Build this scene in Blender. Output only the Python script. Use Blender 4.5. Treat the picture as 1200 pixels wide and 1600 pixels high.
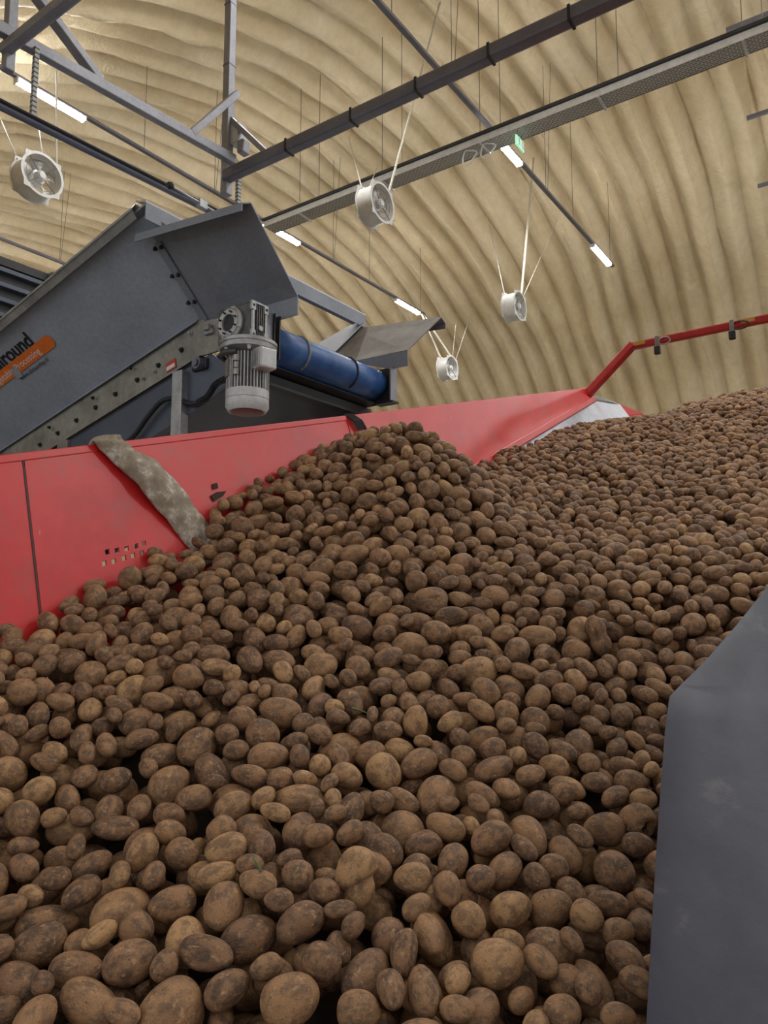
import bpy, bmesh, math, random
import numpy as np
from mathutils import Vector, Matrix
random.seed(7); rng = np.random.default_rng(11)
scene = bpy.context.scene
for o in list(bpy.data.objects): bpy.data.objects.remove(o)
C = scene.collection

# ------------------------------------------------------------------ camera, world, exposure
F = 1155.0; PITCH = math.radians(6.4); YAW = math.radians(35.0); CZ = 1.7
cam = bpy.data.cameras.new('camera'); camo = bpy.data.objects.new('camera', cam); C.objects.link(camo)
camo.location = (0, 0, CZ); camo.rotation_euler = (math.pi/2 + PITCH, 0, YAW)
cam.sensor_fit = 'VERTICAL'; cam.sensor_height = 36.0; cam.sensor_width = 27.0
cam.lens = 36.0 * F / 1600.0; cam.clip_start = 0.02; cam.clip_end = 200
scene.camera = camo
w = bpy.data.worlds.new('world'); scene.world = w; w.use_nodes = True
w.node_tree.nodes['Background'].inputs[0].default_value = (0.92, 0.96, 1.0, 1)
w.node_tree.nodes['Background'].inputs[1].default_value = 0.72
vs = scene.view_settings
vs.view_transform = 'Standard'; vs.look = 'None'; vs.gamma = 1.0; vs.use_curve_mapping = False
vs.exposure = 0.18
LAMP = 295.0      # emission of the LED diffusers

# ------------------------------------------------------------------ measuring helpers (photo pixel + distance -> place in the hall)
CYW, SYW = math.cos(YAW), math.sin(YAW)
def ray(px, py):
    u = (px-600)/F; v = (800-py)/F
    x, y, z = u, math.cos(PITCH)-v*math.sin(PITCH), math.sin(PITCH)+v*math.cos(PITCH)
    return Vector((x*CYW-y*SYW, x*SYW+y*CYW, z))
CAM = Vector((0, 0, CZ))
def P(px, py, d): return CAM + ray(px, py)*d
def onX(px, py, X): r = ray(px, py); return CAM + r*(X/r.x)
def onY(px, py, Y): r = ray(px, py); return CAM + r*(Y/r.y)
def onZ(px, py, Z): r = ray(px, py); return CAM + r*((Z-CZ)/r.z)
def proj(q):
    x, y, z = q[0], q[1], q[2]-CZ
    a = x*CYW+y*SYW; b = -x*SYW+y*CYW
    d = b*math.cos(PITCH)+z*math.sin(PITCH); v = (-b*math.sin(PITCH)+z*math.cos(PITCH))/d
    return 600+F*a/d, 800-F*v, d

# ------------------------------------------------------------------ materials
def lin(c):
    return tuple(((x/255)/12.92 if x/255 <= .04045 else ((x/255+.055)/1.055)**2.4) for x in c) + (1,)
class NT:
    def __init__(s, name):
        s.m = bpy.data.materials.new(name); s.m.use_nodes = True; s.t = s.m.node_tree
        s.b = s.t.nodes['Principled BSDF']
    def n(s, typ, **kw):
        nd = s.t.nodes.new(typ)
        for k, v in kw.items():
            if k.startswith('i_'):
                key = k[2:]; key = int(key) if key.isdigit() else key
                nd.inputs[key].default_value = v
            else: setattr(nd, k, v)
        return nd
    def l(s, a, b): s.t.links.new(a, b)
    def noise(s, vec, scale, detail=4, rough=.6):
        nd = s.n('ShaderNodeTexNoise', i_Scale=scale, i_Detail=detail, i_Roughness=rough)
        if vec is not None: s.l(vec, nd.inputs['Vector'])
        return nd.outputs['Fac']
    def ramp(s, fac, *stops):
        nd = s.n('ShaderNodeValToRGB'); cr = nd.color_ramp
        while len(cr.elements) < len(stops): cr.elements.new(.5)
        for e, (p_, c) in zip(cr.elements, stops): e.position = p_; e.color = c
        s.l(fac, nd.inputs[0]); return nd.outputs[0]
    def mix(s, fac, a, b, mode='MIX'):
        nd = s.n('ShaderNodeMix', data_type='RGBA', blend_type=mode)
        for sock, v in ((nd.inputs[0], fac), (nd.inputs[6], a), (nd.inputs[7], b)):
            if hasattr(v, 'links') or isinstance(v, bpy.types.NodeSocket): s.l(v, sock)
            else: sock.default_value = v
        return nd.outputs[2]
    def bump(s, h, strength=.3, dist=.01):
        nd = s.n('ShaderNodeBump', i_Strength=strength, i_Distance=dist)
        s.l(h, nd.inputs['Height']); s.l(nd.outputs[0], s.b.inputs['Normal'])
    def pos(s): return s.n('ShaderNodeNewGeometry').outputs['Position']
G_ = lambda v: (v, v, v, 1)
def metal(name, c1, c2, rough=.5, met=.0, scale=6, bump=.0, streak=None, fine=60):
    k = NT(name); ps = k.pos()
    if streak:
        mp = k.n('ShaderNodeMapping'); mp.inputs['Scale'].default_value = streak; k.l(ps, mp.inputs[0]); src = mp.outputs[0]
    else: src = ps
    a = k.noise(src, scale, 6, .65)
    col = k.ramp(a, (.3, lin(c1)), (.7, lin(c2)))
    b = k.noise(ps, fine, 3)
    col = k.mix(.25, col, k.ramp(b, (.3, G_(.35)), (.7, G_(1))), 'MULTIPLY')
    k.l(col, k.b.inputs['Base Color']); k.b.inputs['Roughness'].default_value = rough; k.b.inputs['Metallic'].default_value = met
    if bump: k.bump(b, bump, .003)
    return k.m
M = {}
M['slate'] = metal('slate_paint', (152, 158, 170), (172, 178, 190), .38, .1, 2.5, .3, fine=45)
M['slate_hood'] = metal('slate_hood_paint', (128, 131, 140), (148, 151, 159), .45, .1, 3)
M['pan'] = metal('dark_blue_paint', (76, 82, 96), (94, 100, 114), .45, .1, 2)
M['galv'] = metal('galvanised_steel', (150, 150, 150), (196, 196, 194), .42, .55, 9, .05)
M['galv_dirty'] = metal('dusty_galvanised_steel', (126, 120, 110), (172, 168, 158), .55, .3, 7, .1)
M['steel_grey'] = metal('grey_painted_steel', (146, 145, 152), (172, 170, 176), .45, .2, 5)
M['steel_dark'] = metal('dark_grey_steel', (108, 107, 118), (130, 128, 138), .4, .25, 5)
M['dusty'] = metal('dusty_plate', (118, 108, 98), (150, 140, 128), .7, .05, 6, .1)
M['black'] = metal('black_steel', (34, 34, 36), (52, 50, 50), .55, 0, 9)
M['rubberblack'] = metal('black_rubber', (24, 24, 26), (40, 40, 42), .55, 0, 12)
M['alu'] = metal('cast_aluminium', (150, 148, 146), (190, 188, 184), .4, .5, 12, .1)
M['alu_dark'] = metal('dirty_cast_aluminium', (76, 74, 72), (118, 115, 110), .5, .35, 14, .15)
M['silver'] = metal('silver_paint', (196, 194, 192), (222, 220, 218), .35, .1, 10)
M['white'] = metal('white_fan_enamel', (206, 202, 196), (232, 229, 224), .35, 0, 8)
M['cap_red'] = metal('dull_red_paint', (140, 70, 66), (164, 92, 88), .5, 0, 9)
M['rope'] = metal('pale_rope', (176, 166, 148), (206, 198, 182), .8, 0, 20)
M['wire'] = metal('thin_steel_wire', (110, 104, 96), (130, 124, 114), .5, .3, 8)
M['concrete'] = metal('concrete_floor', (120, 116, 108), (150, 146, 138), .8, 0, 1.2, .2)
M['earth'] = metal('dry_earth_and_gap_shade', (52, 40, 30), (74, 58, 44), .95, 0, 14, .4)  # earth of the clods, and the painted shade deep in the heap
M['orange'] = metal('orange_sticker', (232, 112, 36), (240, 124, 44), .4, 0, 4)
M['ink'] = metal('dark_lettering', (20, 20, 28), (26, 26, 34), .5, 0, 4)
M['whiteink'] = metal('white_lettering', (236, 226, 220), (242, 234, 228), .5, 0, 4)
M['label_red'] = metal('red_label', (190, 60, 50), (205, 75, 60), .5, 0, 4)
M['green'] = metal('green_sign', (40, 180, 120), (60, 200, 140), .4, 0, 4)
M['stem'] = metal('green_stem', (84, 104, 58), (120, 140, 90), .6, 0, 30)
M['yellow'] = metal('yellow_tape', (200, 160, 60), (220, 180, 80), .6, 0, 10)

def red_mat():
    k = NT('red_hopper_paint'); ps = k.pos()
    a = k.noise(ps, 2.6, 7, .7)
    col = k.ramp(a, (.28, lin((186, 30, 30))), (.5, lin((208, 40, 38))), (.72, lin((196, 62, 54))))
    d = k.noise(ps, 5.5, 8, .75)
    col = k.mix(k.ramp(d, (.52, G_(0)), (.72, G_(.6))), col, lin((150, 80, 64)))
    mp = k.n('ShaderNodeMapping'); mp.inputs['Scale'].default_value = (30, 30, 2.2); k.l(ps, mp.inputs[0])
    st = k.noise(mp.outputs[0], 1.0, 3, .6)
    col = k.mix(k.ramp(st, (.70, G_(0)), (.80, G_(.55))), col, lin((196, 160, 130)))
    k.l(col, k.b.inputs['Base Color']); k.b.inputs['Roughness'].default_value = .38
    k.bump(d, .08, .004); return k.m
M['red'] = red_mat()
M['red_tube'] = metal('red_tube_paint', (176, 34, 36), (198, 48, 48), .4, 0, 6)

def foam_mat():
    k = NT('sprayed_foam'); ps = k.pos()
    a = k.noise(ps, .55, 5, .6); b = k.noise(ps, 5, 6, .65)
    col = k.ramp(a, (.3, lin((210, 188, 148))), (.7, lin((232, 214, 180))))
    col = k.mix(k.ramp(b, (.35, G_(.0)), (.75, G_(.30))), col, lin((180, 152, 108)))
    k.l(col, k.b.inputs['Base Color']); k.b.inputs['Roughness'].default_value = .48
    mp = k.n('ShaderNodeMapping'); mp.inputs['Scale'].default_value = (1, 6, 6); k.l(ps, mp.inputs[0])
    r = k.noise(mp.outputs[0], 2.2, 4, .6)
    ad = k.n('ShaderNodeMath', operation='ADD'); k.l(b, ad.inputs[0]); k.l(r, ad.inputs[1])
    k.bump(ad.outputs[0], .5, .06); return k.m
M['foam'] = foam_mat()

def belt_mat():
    k = NT('blue_belt'); ps = k.pos()
    a = k.noise(ps, 7, 6, .7)
    col = k.ramp(a, (.3, lin((40, 66, 110))), (.55, lin((52, 96, 160))), (.8, lin((92, 128, 170))))
    k.l(col, k.b.inputs['Base Color']); k.b.inputs['Roughness'].default_value = .38; return k.m
M['belt'] = belt_mat()

def tarp_mat():
    k = NT('grey_brown_canvas'); ps = k.pos()
    a = k.noise(ps, 16, 6, .75)
    col = k.ramp(a, (.38, lin((132, 116, 96))), (.52, lin((152, 136, 116))), (.62, lin((198, 186, 172))))
    k.l(col, k.b.inputs['Base Color']); k.b.inputs['Roughness'].default_value = .6
    k.bump(k.noise(ps, 22, 5, .6), .5, .012); return k.m
M['tarp'] = tarp_mat()

def flap_mat():
    k = NT('grey_rubber_sheet'); ps = k.pos()
    a = k.noise(ps, 7, 8, .7)
    col = k.ramp(a, (.35, lin((66, 65, 75))), (.6, lin((78, 77, 87))), (.74, lin((112, 106, 104))))
    k.l(col, k.b.inputs['Base Color']); k.b.inputs['Roughness'].default_value = .6
    k.bump(k.noise(ps, 160, 2), .08, .002); return k.m
M['flap'] = flap_mat()

def tray_mat():
    k = NT('perforated_galvanised_tray'); ps = k.pos()
    br = k.n('ShaderNodeTexBrick', i_Scale=7.0, offset=.5); br.inputs['Mortar Size'].default_value = .035
    br.inputs['Color1'].default_value = lin((124, 120, 118)); br.inputs['Color2'].default_value = lin((140, 136, 132)); br.inputs['Mortar'].default_value = lin((212, 208, 204))
    br.inputs['Brick Width'].default_value = .6; br.inputs['Row Height'].default_value = .3
    k.l(ps, br.inputs[0]); k.l(br.outputs[0], k.b.inputs['Base Color'])
    k.b.inputs['Roughness'].default_value = .45; k.b.inputs['Metallic'].default_value = .3; return k.m
M['tray'] = tray_mat()
def perf_mat():
    k = NT('perforated_strip'); ps = k.pos()
    mp = k.n('ShaderNodeSeparateXYZ'); k.l(ps, mp.inputs[0])
    m1 = k.n('ShaderNodeMath', operation='MULTIPLY'); m1.inputs[1].default_value = 34; k.l(mp.outputs[2], m1.inputs[0])
    m2 = k.n('ShaderNodeMath', operation='FRACT'); k.l(m1.outputs[0], m2.inputs[0])
    k.l(k.ramp(m2.outputs[0], (.66, lin((176, 174, 170))), (.7, lin((60, 56, 54)))), k.b.inputs['Base Color'])
    k.b.inputs['Roughness'].default_value = .5; return k.m
M['perf'] = perf_mat()

def potato_mat():
    k = NT('earthy_potato_skin')
    at = k.n('ShaderNodeAttribute', attribute_name='tc').outputs['Vector']
    r0 = k.n('ShaderNodeAttribute', attribute_name='rnd').outputs['Fac']
    oi_ = k.n('ShaderNodeSeparateColor'); k.l(k.n('ShaderNodeObjectInfo').outputs['Color'], oi_.inputs[0]); oi = oi_.outputs[0]
    ad = k.n('ShaderNodeMath', operation='ADD'); k.l(r0, ad.inputs[0]); k.l(oi, ad.inputs[1])
    fr = k.n('ShaderNodeMath', operation='FRACT'); k.l(ad.outputs[0], fr.inputs[0]); rnd = fr.outputs[0]
    of = k.n('ShaderNodeVectorMath', operation='MULTIPLY_ADD')
    cb = k.n('ShaderNodeCombineXYZ'); k.l(rnd, cb.inputs[0]); k.l(rnd, cb.inputs[1]); k.l(rnd, cb.inputs[2])
    k.l(cb.outputs[0], of.inputs[0]); of.inputs[1].default_value = (37, 91, 53); k.l(at, of.inputs[2]); v = of.outputs[0]
    a = k.noise(v, 1.5, 6, .7)            # skin showing through the dust
    base = k.ramp(rnd, (0, lin((132, 97, 70))), (.35, lin((152, 113, 80))), (.8, lin((162, 121, 84))), (1, lin((190, 148, 102))))
    dust = k.ramp(rnd, (0, lin((88, 67, 53))), (.5, lin((104, 80, 62))), (1, lin((134, 102, 73))))
    col = k.mix(k.ramp(a, (.42, G_(0)), (.56, G_(1))), dust, base)
    lt = k.noise(v, 3.2, 5, .75)
    col = k.mix(k.ramp(lt, (.56, G_(0)), (.68, G_(.8))), col, lin((198, 158, 114)))
    dk = k.noise(v, 5.5, 4, .65)
    col = k.mix(k.ramp(dk, (.62, G_(0)), (.72, G_(.7))), col, lin((66, 48, 34)))
    sk = k.noise(v, 15, 3, .6)
    col = k.mix(k.ramp(sk, (.60, G_(0)), (.68, G_(.55))), col, lin((74, 54, 40)))
    col = k.mix(k.ramp(sk, (.30, G_(.5)), (.38, G_(0))), col, lin((186, 150, 112)))
    k.l(col, k.b.inputs['Base Color']); k.b.inputs['Roughness'].default_value = .62
    k.b.inputs['Specular IOR Level'].default_value = .3
    bm = k.n('ShaderNodeMath', operation='ADD'); k.l(dk, bm.inputs[0]); k.l(k.noise(v, 14, 3), bm.inputs[1])
    k.bump(bm.outputs[0], .45, .005); return k.m
M['potato'] = potato_mat()
M['hollow'] = metal('dark_hollow', (30, 20, 14), (50, 34, 24), .9, 0, 60)  # dark colour inside the broken potato's hollow
M['flesh'] = metal('cut_potato_flesh', (206, 176, 110), (222, 196, 134), .6, 0, 60)

def emit_mat(name, col, s):
    k = NT(name); k.b.inputs['Base Color'].default_value = G_(.9)
    k.b.inputs['Emission Color'].default_value = col; k.b.inputs['Emission Strength'].default_value = s; return k.m
M['led'] = emit_mat('led_diffuser', (.93, .97, 1.0, 1), LAMP)
M['sign'] = emit_mat('lit_green_sign', lin((60, 215, 150)), .6)

# ------------------------------------------------------------------ mesh helpers
class MB:
    def __init__(s): s.v = []; s.f = []
    def add(s, vs_, fs):
        b = len(s.v); s.v += [Vector(q) for q in vs_]; s.f += [tuple(b+i for i in f) for f in fs]; return s
    def box(s, c, size, rot=None):
        c = Vector(c); hx, hy, hz = size[0]/2, size[1]/2, size[2]/2
        q = [Vector((x, y, z)) for x in (-hx, hx) for y in (-hy, hy) for z in (-hz, hz)]
        if rot is not None: q = [rot @ i for i in q]
        return s.add([c+i for i in q], [(0,1,3,2),(4,6,7,5),(0,4,5,1),(2,3,7,6),(0,2,6,4),(1,5,7,3)])
    def beam(s, a, b, wd, ht, up=(0,0,1)):
        a, b = Vector(a), Vector(b); d = (b-a).normalized(); up = Vector(up)
        sx = d.cross(up)
        if sx.length < 1e-4: sx = d.cross(Vector((1,0,0)))
        sx.normalize(); sz = sx.cross(d)
        q = [p_ + sx*x + sz*z for p_ in (a, b) for x, z in ((-wd/2,-ht/2),(wd/2,-ht/2),(wd/2,ht/2),(-wd/2,ht/2))]
        return s.add(q, [(0,1,2,3),(4,7,6,5),(0,4,5,1),(1,5,6,2),(2,6,7,3),(3,7,4,0)])
    def path(s, pts, r, n=10, cap=True):
        pts = [Vector(q) for q in pts]; rs = r if isinstance(r, (list, tuple)) else [r]*len(pts)
        b = len(s.v); ref = None
        for i, q in enumerate(pts):
            d = (pts[min(i+1, len(pts)-1)] - pts[max(i-1, 0)]).normalized()
            if ref is None:
                ref = d.cross(Vector((0,0,1)))
                if ref.length < 1e-3: ref = d.cross(Vector((1,0,0)))
            ref = (ref - d*ref.dot(d)).normalized(); bi = d.cross(ref)
            for j in range(n):
                t = 2*math.pi*j/n; s.v.append(q + (ref*math.cos(t)+bi*math.sin(t))*rs[i])
        for i in range(len(pts)-1):
            for j in range(n):
                k = (j+1) % n; s.f.append((b+i*n+j, b+i*n+k, b+(i+1)*n+k, b+(i+1)*n+j))
        if cap:
            s.f.append(tuple(b+j for j in reversed(range(n)))); e = b+(len(pts)-1)*n; s.f.append(tuple(e+j for j in range(n)))
        return s
    def tube(s, a, b, r, n=12, cap=True): return s.path([a, b], r, n, cap)
    def lathe(s, prof, base, axis, n=32, closed=False):
        """prof: list of (radius, height along axis)"""
        base, ax = Vector(base), Vector(axis).normalized()
        u = ax.cross(Vector((0,0,1)));
        if u.length < 1e-3: u = ax.cross(Vector((1,0,0)))
        u.normalize(); v = ax.cross(u); b = len(s.v); m = len(prof)
        for r, h in prof:
            for j in range(n):
                t = 2*math.pi*j/n; s.v.append(base + ax*h + (u*math.cos(t)+v*math.sin(t))*r)
        for i in range(m if closed else m-1):
            i2 = (i+1) % m
            for j in range(n):
                k = (j+1) % n; s.f.append((b+i*n+j, b+i*n+k, b+i2*n+k, b+i2*n+j))
        return s
    def slab(s, pts, off):
        """flat or slightly bent sheet: outline pts, thickness vector off"""
        n = len(pts); off = Vector(off); q = [Vector(i) for i in pts]
        return s.add(q + [i+off for i in q], [tuple(range(n))[::-1], tuple(range(n, 2*n))] + [(i, (i+1) % n, n+(i+1) % n, n+i) for i in range(n)])
    def build(s, name, mat, parent=None, smooth=False, bevel=0, loc=None):
        org = Vector(loc) if loc is not None else (parent_origin(parent) if parent is not None else Vector((0,0,0)))
        me = bpy.data.meshes.new(name); me.from_pydata([tuple(q-org) for q in s.v], [], s.f)
        bm = bmesh.new(); bm.from_mesh(me); bmesh.ops.recalc_face_normals(bm, faces=bm.faces); bm.to_mesh(me); bm.free()
        me.materials.append(M[mat] if isinstance(mat, str) else mat)
        if smooth:
            me.polygons.foreach_set('use_smooth', [True]*len(me.polygons))
            try: me.set_sharp_from_angle(angle=math.radians(40))
            except Exception: pass
        o = bpy.data.objects.new(name, me); C.objects.link(o)
        if parent is not None:
            o.parent = parent; WORG[o.name] = org
        else: o.location = org; WORG[o.name] = org
        if bevel:
            mod = o.modifiers.new('bevel', 'BEVEL'); mod.width = bevel; mod.segments = 2; mod.limit_method = 'ANGLE'
        return o
WORG = {}
def parent_origin(o): return WORG.get(o.name, Vector((0,0,0)))
def tag(o, label, cat, group=None, kind=None):
    o['label'] = label
    if cat: o['category'] = cat
    if group: o['group'] = group
    if kind: o['kind'] = kind
    return o
def thing(name, loc, label, cat, group=None):
    o = bpy.data.objects.new(name, None); C.objects.link(o); o.location = loc; o.empty_display_size = .1
    WORG[o.name] = Vector(loc); return tag(o, label, cat, group)
def lab(o, label): o['label'] = label; return o

# ================================================================== THE HALL
HC, HR, HZ = 13.0, 15.0, -4.0 + CZ       # arch: centre line (Y), radius, centre height
def vault_z(y): return HZ + math.sqrt(max(0, HR*HR-(y-HC)**2))
def smooth_noise(x, y, seed):
    r = np.random.default_rng(seed); g = r.random((256, 256))
    xi = np.floor(x).astype(int); yi = np.floor(y).astype(int); fx = x-xi; fy = y-yi
    fx = fx*fx*(3-2*fx); fy = fy*fy*(3-2*fy)
    a = g[xi % 256, yi % 256]; b = g[(xi+1) % 256, yi % 256]; c = g[xi % 256, (yi+1) % 256]; d = g[(xi+1) % 256, (yi+1) % 256]
    return (a*(1-fx)+b*fx)*(1-fy) + (c*(1-fx)+d*fx)*fy - .5
def build_vault():
    th0 = math.asin(max(-1, (0-HZ)/HR)) - .02
    nx, nt = 1050, 200
    xs = np.linspace(-31, 12, nx); ts = np.linspace(th0, math.pi-th0, nt)
    Xg, Tg = np.meshgrid(xs, ts, indexing='ij'); S = Tg*HR
    wob = .42*smooth_noise(Xg*.30+40, S*.16, 1) + .06*smooth_noise(Xg*1.1, S*.6, 2)
    ph = (Xg+wob)/.66
    fr = ph-np.floor(ph); ridge = np.minimum(1, fr/.62)**.8*np.clip((1-fr)/.38, 0, 1)**.7   # skewed swelling
    idx = np.floor(ph).astype(int)
    amp = .10 + .09*(np.random.default_rng(5).random(512)[idx % 512])
    disp = amp*ridge*2.3 + .16*smooth_noise(Xg*.9+9, S*.5, 3) + .10*smooth_noise(Xg*3, S*.9, 4) + .025*smooth_noise(Xg*5, S*4, 6)
    # narrow seams where the arch sheets were bolted together, over-sprayed
    seam = np.abs(((Xg + .25*smooth_noise(Xg*.2, S*.5, 8)+.4) % 2.64)-1.32)
    disp += .13*np.exp(-(seam/.05)**2)*(.5+1.2*smooth_noise(S*1.7, Xg, 9))
    R = HR - disp
    V = np.stack([Xg, HC+R*np.cos(Tg), HZ+R*np.sin(Tg)], -1).reshape(-1, 3)
    i = np.arange(nx-1)[:, None]*nt + np.arange(nt-1)[None]
    Q = np.stack([i, i+1, i+nt+1, i+nt], -1).reshape(-1, 4)
    mid = V[Q].mean(1); daylight_gap = (mid[:, 1] < 4) & (mid[:, 2] < 4.6) & (mid[:, 0] > -6.0) & (mid[:, 0] < 7.5)   # unseen opening added behind the camera to let daylight in
    Q = Q[~daylight_gap]
    me = np_mesh('ceiling', V, Q); me.materials.append(M['foam'])
    o = bpy.data.objects.new('ceiling', me); C.objects.link(o)
    tag(o, 'arched hall vault sprayed with ribbed tan foam', None, kind='structure')
def np_mesh(name, V, Fc, smooth=True):
    me = bpy.data.meshes.new(name); n = Fc.shape[1]
    me.vertices.add(len(V)); me.vertices.foreach_set('co', V.astype(np.float32).ravel())
    me.loops.add(Fc.size); me.loops.foreach_set('vertex_index', Fc.astype(np.int32).ravel())
    me.polygons.add(len(Fc)); me.polygons.foreach_set('loop_start', np.arange(0, Fc.size, n, dtype=np.int32))
    if smooth: me.polygons.foreach_set('use_smooth', np.ones(len(Fc), bool))
    me.update(); me.validate(); return me
build_vault()
fl = MB().box((-5, 4, -.1), (70, 60, .2)).build('floor', 'concrete'); tag(fl, 'grey concrete hall floor', None, kind='structure')
we = MB()
ths = np.linspace(math.asin(-HZ/HR)-.02, math.pi-math.asin(-HZ/HR)+.02, 40)
we.slab([(-30.6, HC+HR*math.cos(t), HZ+HR*math.sin(t)) for t in ths], (-.2, 0, 0))
tag(we.build('wall_end', 'foam'), 'tan foam end wall of the hall', None, kind='structure')

# ---- light rows (rails along Y) with LED tube lamps
RZ = CZ + 8.05
LAMPS_Y = (6.1, 11.55, 16.7)
rail_labels = {-5.4: 'thin dark light rail crossing above the perforated cable tray', -10.9: 'thin dark light rail passing behind the grey conveyor hood'}
lamp_labels = {(-5.4, 6.1): 'white LED tube lamp at the high end of the rail that crosses the cable tray', (-5.4, 11.55): 'bright LED tube lamp where the light rail meets the cable tray', (-5.4, 16.7): 'bright LED tube lamp at the rail end near the ribbed foam wall',
    (-10.9, 6.1): 'bright LED tube lamp beyond the grey steel gantry, above a white fan', (-10.9, 11.55): 'bright LED tube lamp beside the corner of the grey conveyor hood', (-10.9, 16.7): 'bright LED tube lamp above the brown discharge plate'}
for X in (5.6, .1, -5.4, -10.9, -16.4, -21.9):
    vis = X in rail_labels
    base = Vector((X, 12, RZ))
    rt = thing('light_rail', base, rail_labels.get(X, 'thin dark light rail further along the hall vault'), 'rail', None if vis else 'light rails further along the hall')
    MB().beam((X, 3.9, RZ+.04), (X, 17.6, RZ+.04), .08, .05).build('rail_bar', 'steel_dark', rt)
    for y in (4.6, 7.9, 9.6, 13.4, 14.9, 17.4):
        zt = vault_z(y)
        for dx in (-.0, .12) if y in (9.6, 13.4) else (0,):
            MB().tube((X+dx*.3, y, RZ+.05), (X+dx, y+dx, zt-.1), .006, 5).build('suspension_wire', 'wire', rt)
    for y in LAMPS_Y:
        vz = vault_z(y)
        L = thing('led_tube_lamp', (X, y, RZ-.08), lamp_labels.get((X, y), 'white LED tube lamp on a rail further along the hall'), 'lamp', None if vis else 'lamps further along the hall')
        MB().box((X, y, RZ-.005), (.11, 1.2, .05)).build('housing', 'silver', L, bevel=.008)
        dif = MB(); n = 9
        prof = [(.065*math.cos(math.pi*j/(n-1)), -.03-.05*math.sin(math.pi*j/(n-1))) for j in range(n)]
        for yy in (y-.58, y+.58):
            for a, b in prof: dif.v.append(Vector((X+a, yy, RZ+b+.004)))
        for j in range(n-1): dif.f.append((j, j+1, n+j+1, n+j))
        dif.f.append(tuple(range(n))); dif.f.append(tuple(range(n, 2*n))); dif.f.append((0, n-1, 2*n-1, n))
        dif.build('diffuser', 'led', L, smooth=True)
        for s_ in (-1, 1): MB().box((X, y+s_*.59, RZ-.03), (.13, .03, .09)).build('end_cap', 'silver', L, bevel=.006)

# ---- perforated cable tray along X
ta = onZ(440, 352, CZ+7.7); tY = ta.y; TZ = CZ+7.7
tray = thing('cable_tray', (ta.x, tY, TZ), 'long perforated galvanised cable tray under the vault, crossing the light rail', 'cable tray')
x0, x1 = ta.x-.35, 3.5
MB().box(((x0+x1)/2, tY, TZ), (x1-x0, .34, .012)).build('tray_base', 'tray', tray)
for s_ in (-1, 1): lab(MB().box(((x0+x1)/2, tY+s_*.175, TZ+.05), (x1-x0, .012, .12)).build('side_rail', 'silver' if s_ < 0 else 'galv_dirty', tray), 'side rail of the tray')
MB().box(((x0+x1)/2, tY-.2, TZ+.13), (x1-x0, .05, .05)).build('cable_conduit', 'black', tray)
for i in range(8):
    x = x0+1.0+i*2.05
    MB().box((x, tY, TZ-.02), (.035, .40, .03)).build('bracket', 'silver', tray)
    for dx, dy in ((0, -.17), (.22, .17)):
        MB().tube((x+dx, tY+dy, TZ+.05), (x+dx, tY+dy, vault_z(tY+dy)-.02), .007, 5).build('suspension_wire', 'wire', tray)
def at_tray(px, py): return onY(px, py, tY-.1)
q = onZ(810, 224, TZ-.22); q.y = tY-.03
sg = thing('exit_sign', (q.x, q.y, TZ-.02), 'small lit green exit sign under the cable tray', 'sign')
MB().box((q.x, q.y, TZ-.2), (.03, .30, .18)).build('panel', 'sign', sg, bevel=.004)
m_ = MB(); bx_ = q.x+.02
m_.box((bx_, q.y-.06, TZ-.15), (.008, .03, .03)); m_.beam((bx_, q.y-.06, TZ-.17), (bx_, q.y-.05, TZ-.22), .008, .03, (0,1,0)); m_.beam((bx_, q.y-.05, TZ-.22), (bx_, q.y-.09, TZ-.27), .008, .02, (0,1,0)); m_.beam((bx_, q.y-.05, TZ-.22), (bx_, q.y-.01, TZ-.26), .008, .02, (0,1,0))
m_.box((bx_, q.y+.09, TZ-.2), (.008, .08, .13))
m_.build('running_figure', 'whiteink', sg)
for dy in (-.09, .09): MB().tube((q.x, q.y+dy, TZ-.1), (q.x, q.y+dy, TZ), .008, 6).build('hanger', 'wire', sg)
# coiled spare cable hanging at the tray
for px, py in ((733, 234), (762, 226)):
    q = onY(px, py, tY-.10); m_ = MB()
    m_.path([(q.x+.13*math.cos(t)+.02*math.sin(3*t), q.y+.03*math.sin(2*t), TZ-.147+.13*math.sin(t)) for t in np.linspace(0, 4*math.pi, 40)], .012, 6)
    tag(m_.build('cable_coil', 'silver', loc=(q.x, q.y, TZ-.147)), 'small white coil of spare cable hanging under the cable tray', 'cable', 'cable coils under the tray')

# ---- short bars standing out from the foam on the far right
for px, py, qx, qy, d, wd in ((1135, 48, 1290, 2, 13, .07), (1167, 185, 1300, 158, 15, .07), (1184, 291, 1300, 268, 17, .07)):
    a = P(px, py, d); b = onY(qx, qy, a.y); b.z = a.z
    tag(MB().beam(a, b, wd, wd).build('support_bar', 'steel_dark', loc=a), 'short dark horizontal steel bar in front of the curved foam wall', 'bar', 'bars in front of the foam wall')

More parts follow.
